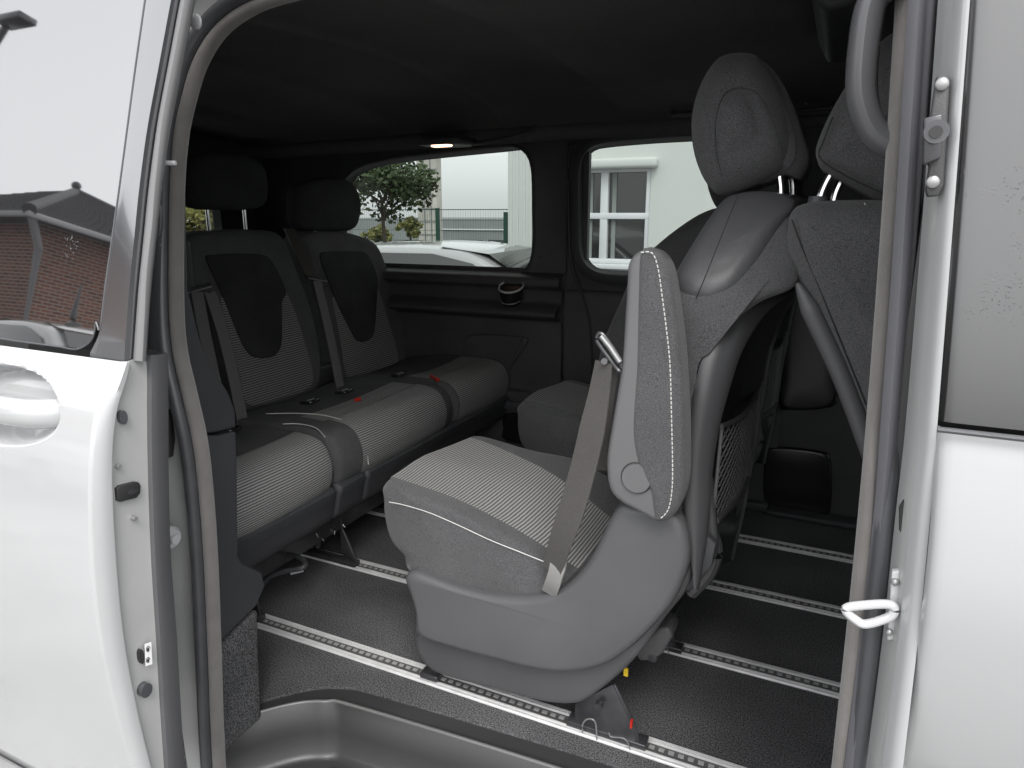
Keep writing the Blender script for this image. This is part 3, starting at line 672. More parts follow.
# loop grab handle inside the pillar
hY = .80
hpth = cat([P(x, y, Y=hY) for x, y in [(903, -22), (884, -12), (870, 8), (863, 50), (861, 90), (866, 115), (876, 134), (893, 145), (914, 150)]], 6)
b = B(); b.tube(hpth, .0140, 16, up=Vector((0, 1, 0)), flat=1.7); gh = b.obj('grab_handle', 'handle_grey', van)
b = B(); b.tube([p+Vector((.0125, -.004, 0)) for p in hpth[8:-10]], .0022, 8); b.obj('seam', 'plastic_gloss', gh)
# front of the cabin: bulkhead of dashboard and windscreen
b = B(); b.box((1.25, .75, 0), (1.6, 2.42, .75)); b.obj('dashboard', 'plastic_dark', van, bevel=.05)
b = B(); b.add([(1.55, .75, .74), (1.55, 2.45, .74), (1.0, 2.45, 1.36), (1.0, .75, 1.36)], [(0, 1, 2, 3)]); b.obj('windscreen', 'privacy_glass', van, smooth=False)

# ================================================================== REAR-FACING SINGLE SEATS
def single_seat(dy, dxb, label, detail=True):
    """dy: shift across the cabin; dxb: how much further the backrest stands towards the rear"""
    s = thing('passenger_seat', label, 'seat', (-.45, 1.26+dy, 0), 'rear facing single seats on the floor rails')
    S = Vector((0, dy, 0)); T = lambda z: (z-.5)*.13
    def mv(v): return Vector(v)+S
    def bk(v): v = Vector(v); return Vector((v.x+dxb*max(0, min(1, (v.z-.35)/.3)), v.y+dy, v.z))
    # ---- base cover
    full = PP([(403, 566), (409, 583), (415, 610), (414.6, 633), (409, 648), (412, 664), (423, 679), (444, 688), (488, 699), (532, 711), (564, 714), (583, 708), (617, 680), (643, 651), (664, 621), (686, 592), (692, 560), (688, 528), (672, 512), (640, 505), (619, 504), (594, 552), (563, 586), (526, 598), (495, 596), (428, 576)], Y=1.04)
    b = B(); pillow(b, [(p.x, p.z) for p in full], 1.046+dy, 1.47+dy, .012, n=150, crown=3, round_pts=3, center=(P(600, 632, Y=1.04).x, P(600, 632, Y=1.04).z), fn=lambda p: Vector((p.x, p.y+(max(0, .24-p.z)*.12 if p.y < 1.2+dy else 0), p.z)))
    base = b.obj('seat_base', 'plastic', s, angle=45)
    upper = PP([(406, 577), (411, 592), (416, 608), (417, 622), (419, 634), (444, 644), (502, 660), (540, 669), (570, 671), (602, 665), (630, 648), (658, 621), (678, 594), (690, 560), (687, 530), (676, 513), (655, 507), (634, 505), (619, 504.5), (606, 528), (594, 552), (580, 572), (560, 588), (530, 596), (495, 595), (460, 587), (430, 576), (413, 570.5)], Y=1.025)
    b = B(); pillow(b, [(p.x, p.z) for p in upper], 1.014+dy, 1.07+dy, .0145, r1=.002, n=150, crown=4, seg=7, puff=.003, round_pts=3, center=(P(600, 632, Y=1.02).x, P(600, 632, Y=1.02).z))
    b.obj('side_cover', 'plastic', base, angle=45)
    # ---- cushion
    near = PP([(380, 507), (381, 525), (387, 545), (400, 560), (408, 580)], Y=1.045)
    topl = PP([(582, 572), (545, 548), (500, 521), (450, 497), (402, 480)], Y=1.09)
    ol = [(p.x, p.z) for p in near]+[(-.62, .275), (-.5, .27), (-.40, .265), (-.30, .27), (-.26, .31), (-.30, topl[0].z-.005)]+[(p.x, p.z+.004) for p in topl]+[(p.x, p.z) for p in PP([(391, 484), (383, 493)], Y=1.06)]
    def fn(p):
        tt = max(0, min(1, (p.x+.74)/.42)); wq = max(0, min(1, (p.y-1.15)/.27)) if p.y < 1.425 else max(0, (1.472-p.y)/.047)
        p = Vector((p.x, p.y-.13*tt**1.3*wq, p.z)); u = (p.y-1.255)/.215; f = max(0, min(1, (-.45-p.x)/.3)); x = p.x-.045*(1-u*u)*f*1.0
        z = p.z
        if p.z > .36: z += (.012*abs(u)**3 - .012*(1-u*u))*min(1, (p.z-.36)/.06)*max(0, min(1, (-.3-p.x)/.1))
        if p.x > -.62 and u > .5: z += .05*(u-.5)*max(0, min(1, (p.x+.62)/.2))*(1 if p.z > .34 else 0)
        if u > 0 and p.z > .36: z -= .022*u*max(0, min(1, (-.52-p.x)/.15))
        nz_ = .0025*noise.noise(p*9)
        return Vector((x, p.y+dy, z+nz_))
    def cm(c, t, q=0):
        return 1 if (1.087 < q < 1.424 and c.z > .365) else 0
    b = B(); pillow(b, ol, 1.038, 1.472, .05, n=140, crown=6, seg=7, puff=.006, mats=cm, mids=18, fn=fn, radial=True)
    cu = b.obj('cushion', ['fabric', 'rib_fabric'], s, angle=70)
    seam = [p+Vector((0, dy, .0)) for p in PP([(389, 502), (404, 505), (430, 513), (460, 526), (490, 540), (520, 552), (545, 562)], Y=1.0345)]
    b = B(); b.tube(cat(seam, 5), .0008, 6)
    if detail: b.obj('piping', 'thread', cu)
    # ---- backrest body in fabric, leatherette shoulder cover, plastic back shell
    bo = [(1.05, .40), (1.043, .55), (1.042, .70), (1.048, .84), (1.075, .93), (1.13, 1.0), (1.20, 1.035), (1.27, 1.04), (1.34, 1.035), (1.41, 1.0), (1.465, .93), (1.49, .84), (1.495, .70), (1.493, .55), (1.485, .40), (1.27, .38)]
    tf = lambda p: bk(Vector((p.x+T(p.z)+(.02*(abs(p.y-1.265)/.22)**2*-1 if p.x < -.2 else 0), p.y, p.z)))
    if not detail:
        fo_ = PP([(598, 375), (605, 340), (622, 300), (638, 263), (656, 246), (677, 229), (702, 213), (725, 207), (745, 215), (750, 300), (735, 480), (640, 490), (600, 430)], Y=1.74)
        b = B(); pillow(b, [(p.x, p.z) for p in fo_], 1.70, 2.15, .04, n=110, crown=5, seg=6, puff=.006, radial=True, mids=6)
    else:
        bpx = [(664, 300), (664, 420), (664, 500), (688, 530), (692, 480), (696, 430), (703, 385), (714, 350), (735, 320), (760, 302), (790, 290), (797, 272), (796, 235), (788, 205), (760, 197), (722, 203), (694, 245)]
        shd = lambda p, k: Vector((p.x+.06*(p.y-1.06), 1.27+(p.y-1.27)*(1-k*max(0, p.z-.87)/.15), p.z))
        b = B(); pillow(b, [(p.x, p.z) for p in PP(bpx, Y=1.07)], 1.05, 1.49, .03, n=130, crown=5, seg=7, puff=.004, mids=10, fn=lambda p: shd(p, .55))
    back = b.obj('backrest', 'fabric', s, angle=70)
    co = [(1.035, .905), (1.055, .875), (1.10, .868), (1.15, .885), (1.2, .925), (1.27, .94), (1.34, .925), (1.40, .885), (1.45, .868), (1.49, .875), (1.503, .905), (1.475, .965), (1.42, 1.03), (1.36, 1.052), (1.27, 1.055), (1.19, 1.052), (1.12, 1.025), (1.065, .965)]
    cpx = [(716, 197), (703, 215), (688, 243), (673, 276), (675, 289), (685, 298), (700, 301), (716, 300), (738, 290), (759, 262), (776, 230), (790, 207), (787, 197), (770, 191), (752, 189), (732, 191)]
    if detail:
        b = B(); pillow(b, [(p.x, p.z) for p in PP(cpx, Y=1.09)], 1.03, 1.51, .05, n=120, crown=5, seg=9, puff=.004, mids=10, radial=True, fn=lambda p: shd(p, .5))
        sc_ = b.obj('shoulder_cover', 'leatherette', back, angle=70)
        b = B(); b.tube(cat(PP([(696, 299), (704, 280), (716, 250), (728, 220), (738, 196)], Y=1.045), 6), .0008, 5); b.obj('seam', 'thread_dark', sc_)
    sl = cat([bk(p) for p in PP([(715, 300), (722, 270), (733, 235), (745, 205), (754, 192)], Y=1.04)], 5)
    L1 = [(694, 585), (688, 549), (685, 525), (683, 500), (684, 470), (688, 430), (695, 385), (706, 350), (728, 314), (757, 293), (790, 281)]
    N1 = [(699, 585), (706, 549), (709, 525), (711, 500), (713, 470), (719, 430), (728, 395), (743, 350), (766, 314), (785, 298), (797, 290)]
    NY = [1.06, 1.06, 1.06, 1.06, 1.065, 1.07, 1.075, 1.10, 1.15, 1.20, 1.27]; LY = [1.04]*6+[1.042, 1.055, 1.09, 1.15, 1.25]
    F1 = [(734, 560), (737, 545), (742, 525), (747, 500), (751, 470), (758, 430), (765, 395), (773, 350), (784, 318), (793, 302), (799, 291)]
    FY = [1.44, 1.44, 1.45, 1.46, 1.465, 1.47, 1.47, 1.45, 1.40, 1.34, 1.28]
    g_ = lambda px_, Yl: cat([P(x, y, Y=yy_)+S for (x, y), yy_ in zip(px_, Yl)], 5)
    La, Na, Fa = g_(L1, LY), g_(N1, NY), g_(F1, FY)
    rows = [[a_+Vector((.0, .03, 0)) for a_ in La], La, [a_.lerp(c_, .2)+Vector((.0, -.010, 0)) for a_, c_ in zip(La, Na)], [a_.lerp(c_, .5)+Vector((.002, -.016, 0)) for a_, c_ in zip(La, Na)],
            [a_.lerp(c_, .82)+Vector((.004, -.010, 0)) for a_, c_ in zip(La, Na)], Na, [a_+Vector((-.008, .006, 0)) for a_ in Na],
            [a_.lerp(c_, .5)+Vector((-.012, 0, 0)) for a_, c_ in zip(Na, Fa)], [c_+Vector((-.006, -.006, 0)) for c_ in Fa], Fa, [c_+Vector((-.004, .02, 0)) for c_ in Fa], [c_+Vector((-.06, .02, 0)) for c_ in Fa]]
    b = B(); b.loft(rows[:6], closed=False, caps=False); b.loft(rows[8:], closed=False, caps=False); shell = b.obj('back_shell', 'shell_plastic', s, angle=70)
    b = B(); b.loft(rows[5:9], closed=False, caps=False); b.obj('back_panel', 'plastic_gloss', shell, angle=60)
    b = B(); cq = [P(x, y, Y=yy_)+S for x, y, yy_ in ((718, 426, 1.085), (757, 386, 1.44), (744, 478, 1.43), (709, 520, 1.08))]
    nq = lambda u, v: cq[0].lerp(cq[1], u).lerp(cq[3].lerp(cq[2], u), v)+Vector((.004+.008*math.sin(math.pi*u), 0, -.014*math.sin(math.pi*u)*(1-v)))
    b.tube([nq(u/8, 0) for u in range(9)], .0042, 8)
    b.tube(cat([nq(1, -.05), nq(1, .0), nq(1.01, .5), nq(1.01, .9), nq(.96, 1.02), nq(.6, 1.04), nq(.05, 1.03)], 5), [.0095]*22+[.0085]*9, 10)
    nf = b.obj('pocket_frame', 'shell_plastic', shell)
    b = B()
    for sg in (1, -1):
        for k in range(-11, 22):
            pts = []
            for j in range(13):
                v = j/12; u = (k/11)+sg*v*.85
                if 0 <= u <= 1: pts.append(nq(u, v))
            if len(pts) > 1: b.tube(pts, .0014, 4)
    b.tube([nq(.02, k/6) for k in range(7)], .003, 6); b.obj('pocket_net', 'net_cord', nf)
    # ---- armrest folded upright
    if detail:
        ao = PP([(626, 281), (627, 266), (632, 256), (641, 250.5), (653, 250), (663, 257), (670, 274), (675, 304), (680, 342), (683, 382), (685, 420), (685.5, 450), (685, 484), (679, 508), (669, 520), (656, 523), (640, 514), (621, 504), (609, 491), (605.5, 467), (607, 447), (614, 406), (620.6, 365), (624, 315)], Y=.985)
        b = B(); pillow(b, [(p.x, p.z) for p in ao], .985+dy, 1.032+dy, .010, n=120, crown=4, seg=5, fn=lambda p: bk((p.x, p.y-dy, p.z)) if dxb else p)
        arm = b.obj('armrest', 'plastic_light', s, angle=50)
        af = PP([(640, 252), (653, 251), (663, 258), (670, 274), (675, 304), (680, 342), (683, 382), (685, 420), (685.5, 450), (685, 484), (679, 508), (669, 520), (657, 522.5), (653, 512), (650, 492), (641, 474), (634, 447), (632.5, 420), (636, 365), (637.5, 298)], Y=.982)
        b = B(); pillow(b, [(p.x, p.z) for p in af], .978+dy, 1.036+dy, .012, n=120, crown=4, seg=5, puff=.003, fn=lambda p: bk((p.x, p.y-dy, p.z)) if dxb else p)
        pad = b.obj('arm_pad', 'fabric', arm, angle=60)
        if detail:
            stitches('stitching', cat(PP([(641, 252.5), (652, 253), (658, 268), (662, 295), (666.5, 330), (670, 365), (671.5, 416), (672.5, 460), (672, 490), (668, 510), (660, 519)], Y=.9765), 6), pad, r=.0009, dash=.0042, gap=.0026)
            b = B(); c = P(636, 479, Y=.98); b.tube([c+Vector((0, .006, 0)), c+Vector((0, .003, 0)), c+Vector((0, -.0005, 0))], [.0238, .0238, .0225], 32); b.obj('pivot_cap', 'plastic_light', arm, angle=40)
            b = B(); b.tube([c+Vector((math.cos(a)*.0246, .0048, math.sin(a)*.0246)) for a in [k*math.pi/16 for k in range(32)]], .0011, 6, closed=True); b.obj('cap_gap', 'rail_slot', arm)
    # ---- headrest
    hfn = lambda p: Vector((p.x-(0 if detail else .09), p.y, p.z-(0 if detail else .03)))
    ho = PP([(745, 57), (728, 60), (712, 78), (705, 115), (708, 150), (722, 178), (745, 184), (765, 182), (785, 174), (797, 178), (804, 172), (808, 156), (800, 128), (787, 91), (770, 65), (759, 58)], Y=1.20)
    b = B(); pillow(b, [(p.x, p.z) for p in ho], 1.175+dy, 1.385+dy, .045, n=120, crown=7, seg=8, puff=.006, radial=True, fn=hfn)
    hr = b.obj('headrest', 'fabric', s, angle=70)
    ho = PP([(745, 53), (730, 54), (716, 61), (701.5, 84), (692.5, 115), (693.5, 148), (702, 175), (713, 191), (722, 195), (740, 191), (762, 181), (782, 170), (791, 158), (793, 140), (788, 115), (778, 86), (765, 64), (755, 55)], Y=1.20)
    b = B(); pillow(b, [(p.x, p.z) for p in ho], 1.150+dy, 1.40+dy, .052, n=120, crown=10, seg=9, puff=.012, radial=True, fn=hfn)
    b.obj('pad', 'fabric', hr, angle=70)
    if detail:
        b = B()
        b.tube(cat(PP([(722, 176), (716, 150), (716, 120), (724, 95), (738, 88), (755, 92), (766, 106), (776, 130), (782, 152)], Y=1.1465), 6), .0005, 5)
        b.tube(cat(PP([(757, 58), (771, 74), (783, 98), (791, 122), (796, 142), (795, 158), (787, 170)], Y=1.18), 6), .0009, 5)
        b.obj('seam', 'fabric_black', hr)
    for px_, yy_ in ((781, 1.22), (793, 1.34)):
        b = B(); p = P(px_, 187, Y=yy_)+S-Vector((0 if detail else .09, 0, 0)); b.tube([p+Vector((.004, 0, -.04)), p, p+Vector((-.004, 0, .02))], .0058, 10); b.obj('headrest_post', 'chrome' if detail else 'plastic_dark', hr)
    # ---- legs on the rails
    lg = PP([(577, 700), (576, 720), (593, 730), (612, 737), (633, 742.5), (640, 740), (637, 723), (616, 680), (596, 690)], Y=1.12)
    for (oy, ox) in ((-.012, 0), (.315, .0)):
        b = B(); b.prism([mv(p+Vector((ox, oy, 0))) for p in lg], (0, .003, 0))
        b.tube([mv(lg[k]+Vector((ox, oy, 0))) for k in (7, 6, 5)], .0035, 8)
        b.box(mv((-.40, 1.112+oy, .008)), mv((-.24, 1.142+oy, .020)))
        leg = b.obj('leg', 'steel', s, bevel=.0012)
        if detail:
            b = B(); c = mv(P(601, 701, Y=1.105)+Vector((ox, oy, 0))); b.tube([c+Vector((0, -.008, 0)), c+Vector((0, .004, 0))], .008, 14); b.obj('bolt', 'steel', leg); b = B()
            u = [mv(v+Vector((ox, oy-.014, 0))) for v in PP([(587, 724), (587, 716), (591, 711), (597, 711), (600, 716), (601, 731)], Y=1.12)]; b.tube(cat(u, 4), .0016, 6)
            b.obj('bracket_fitting', 'silver', leg); b = B()
            u = [mv(v+Vector((ox, oy-.014, 0))) for v in PP([(613, 724), (615, 728), (626, 729), (631, 733), (634, 741)], Y=1.12)]; b.tube(cat(u, 4), .0013, 6)
            b.obj('bracket_fitting', 'silver', leg)
            b = B(); c = mv(P(633, 719, Y=1.105)+Vector((ox, oy, 0))); b.box(c+Vector((-.001, -.006, -.007)), c+Vector((.003, .003, .007))); b.obj('lock_marker', 'red_plastic', leg)
            b = B(); b.box(mv((-.745, 1.11+oy, .008)), mv((-.70, 1.14+oy, .022))); b.obj('front_foot', 'steel', leg, bevel=.003)
    # cross frame under the seat and recliner hinge
    b = B(); b.box(mv((-.66, 1.13, .10)), mv((-.36, 1.42, .14))); b.tube([mv((-.25, 1.16, .17)), mv((-.25, 1.42, .17))], .012, 10)
    b.obj('underframe', 'steel', s, bevel=.004)
    hg = PP([(676, 505), (694, 512), (700, 540), (706, 556), (716, 560), (718, 545), (712, 480), (700, 470), (684, 480)], Y=1.08)
    b = B(); b.prism([mv(p) for p in hg], (0, .02, 0)); b.obj('recliner_cover', 'shell_plastic', s, bevel=.006, seg=3)
    hg = PP([(683, 585), (694, 574), (696, 545), (700, 530), (716, 545), (712, 566), (697, 585), (688, 592)], Y=1.06)
    b = B(); b.prism([mv(p) for p in hg], (0, .02, 0)); b.obj('hinge_bracket', 'plastic_trim', s, bevel=.003, seg=2)
    lv = PP([(640, 662), (636, 657), (640, 645), (660, 628), (668, 628), (673, 637), (662, 655), (652, 661)], Y=1.16)
    b = B(); b.prism([mv(p) for p in lv], (0, .06, 0)); b.obj('release_lever', 'plastic', s, bevel=.006, seg=3)
    if detail:
        b = B(); c = P(626, 672, Y=1.10); b.box(c+Vector((-.004, -.002, -.008)), c+Vector((.004, .002, .008))); b.obj('marker_tab', 'yellow_plastic', s)
        b = B(); c = P(729, 530, Y=1.40); b.box(c+Vector((-.006, -.004, -.009)), c+Vector((.008, .006, .009))); b.obj('marker_tab', 'yellow_plastic', s)
    # lower hooks of the back frame
    for y in (1.12, 1.40):
        b = B(); b.tube(cat([mv((-.17, y, .50)), mv((-.145, y, .45)), mv((-.15, y, .40)), mv((-.18, y, .35))], 5), .013, 10); b.obj('back_frame', 'shell_plastic', s)
    return s
seatA = single_seat(0, 0, 'grey rear facing seat nearest the open door, armrest folded up, belt across its cushion')
seatB = single_seat(.66, 0, 'rear facing seat mostly hidden behind the nearer one, by the far side window', detail=False)
# belt of the near seat (guide, strap, folded anchor end)
belt = thing('seat_belt', 'brown grey belt hanging across the ribbed cushion of the nearest seat', 'seat belt', (-.36, 1.0, .35), 'seat belts')
bp_path = [P(604, 362, Y=.995), P(599, 395, Y=.99), P(592, 430, Y=.985), P(584, 465, Y=.985), P(573, 505, Y=.985), P(561, 540, Y=.99), P(551, 572, Y=1.005)]
wv = [(1, -.45, -.25)]*7
pth = cat(bp_path, 6); nP = len(pth)
b = B(); b.strap(pth, [.034+.016*min(1, i/12)-.012*max(0, (i-26)/10) for i in range(nP)], [Vector((1, -.5+.2*(i/nP), -.15-.15*math.sin(i/nP*3))) for i in range(nP)], .0012)
stp_ = b.obj('strap', 'webbing', belt, angle=80)
b = B(); b.strap(cat([P(612, 362, Y=1.0), P(607, 400, Y=1.01), P(603, 440, Y=1.02), P(603, 470, Y=1.03)], 5), .022, (1, .3, -.2), .0012); b.obj('strap', 'webbing', belt, angle=80)
b = B(); b.strap(cat([P(560, 552, Y=1.01), P(558, 566, Y=1.0), P(553, 583, Y=1.005), P(549, 593, Y=1.02)], 6), [.012, .014, .02, .026, .03, .031, .031, .030, .029, .028, .028, .028, .028, .028, .028, .028, .028, .028, .026], (1, -.2, .15), .0022)
b.obj('anchor_end', 'webbing_light', belt, angle=80)
g = cat(PP([(599, 334), (597, 340), (603, 350), (612, 362), (619, 371), (622, 368), (618, 356), (610, 344), (603, 335)], Y=.99), 4, True)
b = B(); b.tube(g, .0035, 10, closed=True); gd = b.obj('belt_guide', 'steel', belt)
b = B(); b.tube(PP([(601, 336), (610, 347), (620, 362)], Y=.985), .0045, 8); b.obj('guide_bar', 'silver', gd)
b = B(); c = P(605, 361, Y=.988); b.tube([c, c+Vector((0, -.004, 0))], .005, 16); b.obj('belt_button', 'plastic_light', belt)

# ================================================================== REAR BENCH
bench = thing('bench_seat', 'dark rear bench seat with ribbed cushions, across the back of the cabin', 'bench seat', (-1.4, 1.65, 0))
co = [(-1.128, .355), (-1.133, .395), (-1.155, .43), (-1.20, .447), (-1.30, .452), (-1.45, .445), (-1.60, .42), (-1.67, .38), (-1.64, .30), (-1.40, .285), (-1.20, .285), (-1.145, .305)]
def cush(y0, y1, s0, s1, xr, r=.028, parent=bench):
    b = B()
    def m(c, t, q=0): return 1 if (s0 < c.y < s1 and c.x > xr and c.z > .29) else 0
    def fn(p):
        u = (p.y-(y0+y1)/2)/((y1-y0)/2); return Vector((p.x+.012*(1-u*u)*(1 if p.x > -1.3 else 0)-(.0), p.y, p.z-(.012*(1-u*u) if p.z > .4 and p.x < -1.25 else 0)+.002*noise.noise(p*8)))
    pillow(b, co, y0, y1, r, n=110, crown=4, seg=6, puff=.004, mats=m, mids=16, fn=fn); return b.obj('cushion', ['fabric_dark', 'rib_fabric'], parent, angle=70)
c1 = cush(.90, 1.322, .92, 1.31, -1.235)
c2 = cush(1.326, 1.935, 1.44, 1.87, -1.33)
c3 = cush(1.935, 2.375, 1.965, 2.36, -1.33)
b = B(); b.tube(cat(PP([(283, 424), (300, 424), (316, 428), (325, 437)], Z=.455), 5), .0013, 5)
b.tube(cat([Vector((-1.42, 1.38, .455)), Vector((-1.33, 1.435, .452)), Vector((-1.24, 1.442, .452)), Vector((-1.17, 1.442, .436)), Vector((-1.128, 1.442, .39)), Vector((-1.12, 1.442, .33))], 5), .0013, 5)
b.obj('piping', 'thread', c2)
for y0, y1, m in ((.90, 1.318, 'plastic_trim'), (1.325, 1.44, 'plastic_trim'), (1.446, 2.37, 'plastic_trim')):
    b = B(); pillow(b, [(-1.138, .31), (-1.136, .26), (-1.15, .215), (-1.19, .20), (-1.35, .195), (-1.62, .19), (-1.64, .30), (-1.3, .315)], y0, y1, .014, n=80, crown=2, round_pts=4); b.obj('cushion_skirt', m, bench, angle=50)
def TX(z): return -1.60-(z-.40)*.30
def PB(px, py, d=0):
    x = -1.7
    for _ in range(12): x = TX(P(px, py, X=x).z)+d
    p = P(px, py, X=x); return (p.y, p.z)
def slab(name, pix, d0, d1, r, m, parent, puff=0, n=90, raw=None, crown=4, mats=None):
    ol = raw or [PB(x, y, d1) for x, y in pix]; b = B()
    pillow(b, ol, d0, d1, r, axis='X', n=n, crown=crown, seg=5, puff=puff, r1=r, fn=lambda p: Vector((TX(p.z)+p.x, p.y, p.z)), round_pts=4, mats=mats); return b.obj(name, m, parent, angle=60)
k1 = slab('backrest', [(186, 250), (192, 236), (215, 231), (265, 230), (285, 237), (297, 265), (311, 300), (321, 340), (323, 385), (300, 400), (250, 412), (234, 404), (214, 340), (197, 290)], -.11, .0, .025, 'fabric_dark', bench, puff=.004)
slab('rib_panel', [(221, 302), (231, 340), (240, 375), (249, 405), (283, 398), (313, 384), (306, 345), (289, 296), (282, 300), (280, 340), (262, 350), (240, 330), (228, 300)], -.01, .004, .004, 'rib_fabric_dark', k1)
slab('centre_insert', [(207, 258), (213, 255), (240, 253.5), (262, 254.5), (270, 258), (279, 272), (287, 292), (283, 302), (283, 325), (282, 346), (274, 357), (258, 358), (248, 352), (238, 333), (226, 302), (214, 275)], -.01, .009, .006, 'fabric_black', k1)
k2 = slab('backrest', [(304, 245), (310, 234), (335, 231), (360, 235), (380, 246), (392, 277), (405, 311), (408, 347), (409, 374), (395, 380), (356, 389), (345, 383), (333, 340), (318, 290)], -.11, .0, .025, 'fabric_dark', bench, puff=.004)
slab('rib_panel', [(333, 298), (340, 335), (350, 380), (375, 373), (398.5, 363), (390, 325), (377, 287), (375, 330), (363, 338), (350, 325), (340, 300)], -.01, .004, .004, 'rib_fabric_dark', k2)
slab('centre_insert', [(321, 256), (327, 252), (345, 251), (362, 251.5), (369, 255), (377, 273), (378, 290), (375, 331), (369, 340), (358, 341), (351, 330), (339, 306), (329, 281)], -.01, .009, .006, 'fabric_black', k2)
k0 = slab('backrest', None, -.11, 0, .03, 'fabric_dark', bench, raw=[(.94, .42), (.93, .6), (.93, .8), (.96, .92), (1.05, .955), (1.25, .955), (1.35, .92), (1.385, .8), (1.39, .6), (1.38, .42)])
for pix, pr_ in (([(204, 154), (226, 152), (248, 154), (266, 165), (270.5, 185), (269, 202), (258, 209), (228, 210), (202, 208), (192, 197), (190, 180), (193, 163)], k1),
                 ([(302, 188), (315, 180), (339, 177), (355, 183), (363, 200), (361, 222), (352, 231), (328, 231), (306, 229), (300, 212)], k2), (None, k0)):
    raw = [(P(x, y, X=-1.77).y, P(x, y, X=-1.77).z) for x, y in pix] if pix else [(1.02, 1.03), (1.03, 1.18), (1.16, 1.22), (1.29, 1.18), (1.30, 1.03), (1.16, 1.0)]
    b = B(); pillow(b, raw, -1.85, -1.765, .03, axis='X', n=72, crown=5, seg=6, puff=.012); h = b.obj('headrest', 'fabric_black', bench, angle=70)
    ym = sum(p[0] for p in raw)/len(raw)
    for dy_ in (-.075, .075):
        b = B(); b.tube([(-1.80, ym+dy_, .93), (-1.80, ym+dy_, 1.06)], .006, 8); b.obj('headrest_post', 'chrome', h)
b = B(); b.box((-1.83, 1.395, .3), (-1.70, 1.43, .93)); b.box((-1.70, .92, .40), (-1.64, 2.38, .47)); b.obj('bench_frame', 'plastic_dark', bench, bevel=.01)
# child seat anchors between cushion and back
for px_, py_ in ((231, 430), (311, 402), (345, 392), (400, 375)):
    c = P(px_, py_, Z=.455); b = B(); b.tube(cat([c+Vector((-.02, -.022, 0)), c+Vector((.012, -.02, .004)), c+Vector((.018, 0, .006)), c+Vector((.012, .02, .004)), c+Vector((-.02, .022, 0))], 4), .0045, 8)
    a_ = b.obj('child_seat_anchor', 'plastic_gloss', bench); b = B(); b.tube([c+Vector((.0, -.014, .007)), c+Vector((.0, .014, .007))], .0022, 6); b.obj('anchor_bar', 'silver', a_)
b = B(); b.tube([P(355, 400, Z=.46), P(360, 399, Z=.46)], .006, 8); b.obj('buckle_button', 'red_plastic', bench)
b = B(); b.tube([P(431, 376, Z=.46), P(438, 380, Z=.46)], .006, 8); b.obj('buckle_button', 'red_plastic', bench)
# legs and works under the bench
def bleg(pts, Y):
    b = B(); q = PP(pts, Y=Y); b.prism(q, (0, .003, 0)); b.tube([q[-2], q[-1]], .004, 6); b.box((-1.62, Y-.012, .008), (max(p.x for p in q), Y+.014, .022)); return b.obj('leg', 'steel', bench, bevel=.001)
bleg([(340, 515), (341, 552), (357, 563), (343, 530)], 1.44); bleg([(245, 560), (246, 608), (262, 622), (255, 592)], 1.115)
bleg([(400, 470), (402, 500), (418, 512), (408, 480)], 1.79); bleg([(450, 450), (450, 460), (462, 470), (458, 452)], 2.115)
b = B()
for k in range(26):
    x = -1.50+random.random()*.28; y = 1.25+random.random()*.2; z = .04+random.random()*.12
    b.tube([(x, y, z), (x+random.uniform(-.04, .04), y+random.uniform(-.05, .05), z+random.uniform(-.03, .03))], random.uniform(.003, .009), 8)
b.box((-1.6, 1.0, .10), (-1.25, 2.3, .16)); b.obj('underframe', 'steel', bench)
b = B()
for px_, py_ in ((318, 537), (331, 531), (334, 534), (311, 548), (324, 541), (345, 527), (306, 552)):
    c = P(px_, py_, Y=1.36); b.tube([c, c+Vector((random.uniform(-.006, .006), -.004, random.uniform(.008, .016)))], .003, 6)
b.obj('latch_bolts', 'chrome', bench)
b = B(); b.tube(cat([P(x, y, Y=yy_) for x, y, yy_ in ((262, 541, 1.30), (270, 545, 1.28), (282, 553, 1.26), (296, 556, 1.24), (305, 562, 1.22), (302, 568, 1.20), (286, 571, 1.19), (270, 577, 1.18), (261, 586, 1.17))], 6), .0065, 10); b.obj('release_bar', 'plastic_trim', bench)
b = B(); c = P(265, 549, Y=1.27); b.tube([c, c+Vector((.0, -.012, 0))], .012, 12); c = P(247, 568, Y=1.14); b.tube([c, c+Vector((0, -.01, 0))], .012, 12); b.obj('bolt', 'silver', bench)
# bench belts
def bbelt(label, guide, straps):
    t = thing('seat_belt', label, 'seat belt', tuple(P(*guide[0], X=-1.66)), 'seat belts')
    a_, c_ = P(*guide[0], X=-1.62), P(*guide[1], X=-1.60); b = B(); b.tube([a_, c_], .006, 8); b.tube([a_+Vector((0, 0, -.02)), c_+Vector((0, 0, -.02))], .004, 8); g_ = b.obj('belt_guide', 'steel', t)
    b = B(); b.tube([a_+Vector((.006, 0, -.004)), c_+Vector((.006, 0, -.004))], .0022, 6); b.obj('guide_bar', 'silver', g_)
    for st_ in straps:
        n__ = len(st_); pts = [P(x, y, X=-1.60+.12*i/(n__-1)) for i, (x, y) in enumerate(st_)]
        b = B(); b.strap(cat(pts, 6), .033, (.15, 1, .1), .0015); b.obj('strap', 'webbing_grey', t, angle=80)
bbelt('belt in two straps beside the door pillar at the near end of the bench', [(184, 292), (210, 285)], [[(197, 292), (204, 330), (213, 372), (226, 432)], [(210, 292), (222, 330), (233, 375), (244, 428)]])
bbelt('grey belt running down between the two visible backrests of the rear bench', [(306, 277), (326, 280)], [[(317, 281), (326, 318), (334, 355), (343, 402)]])
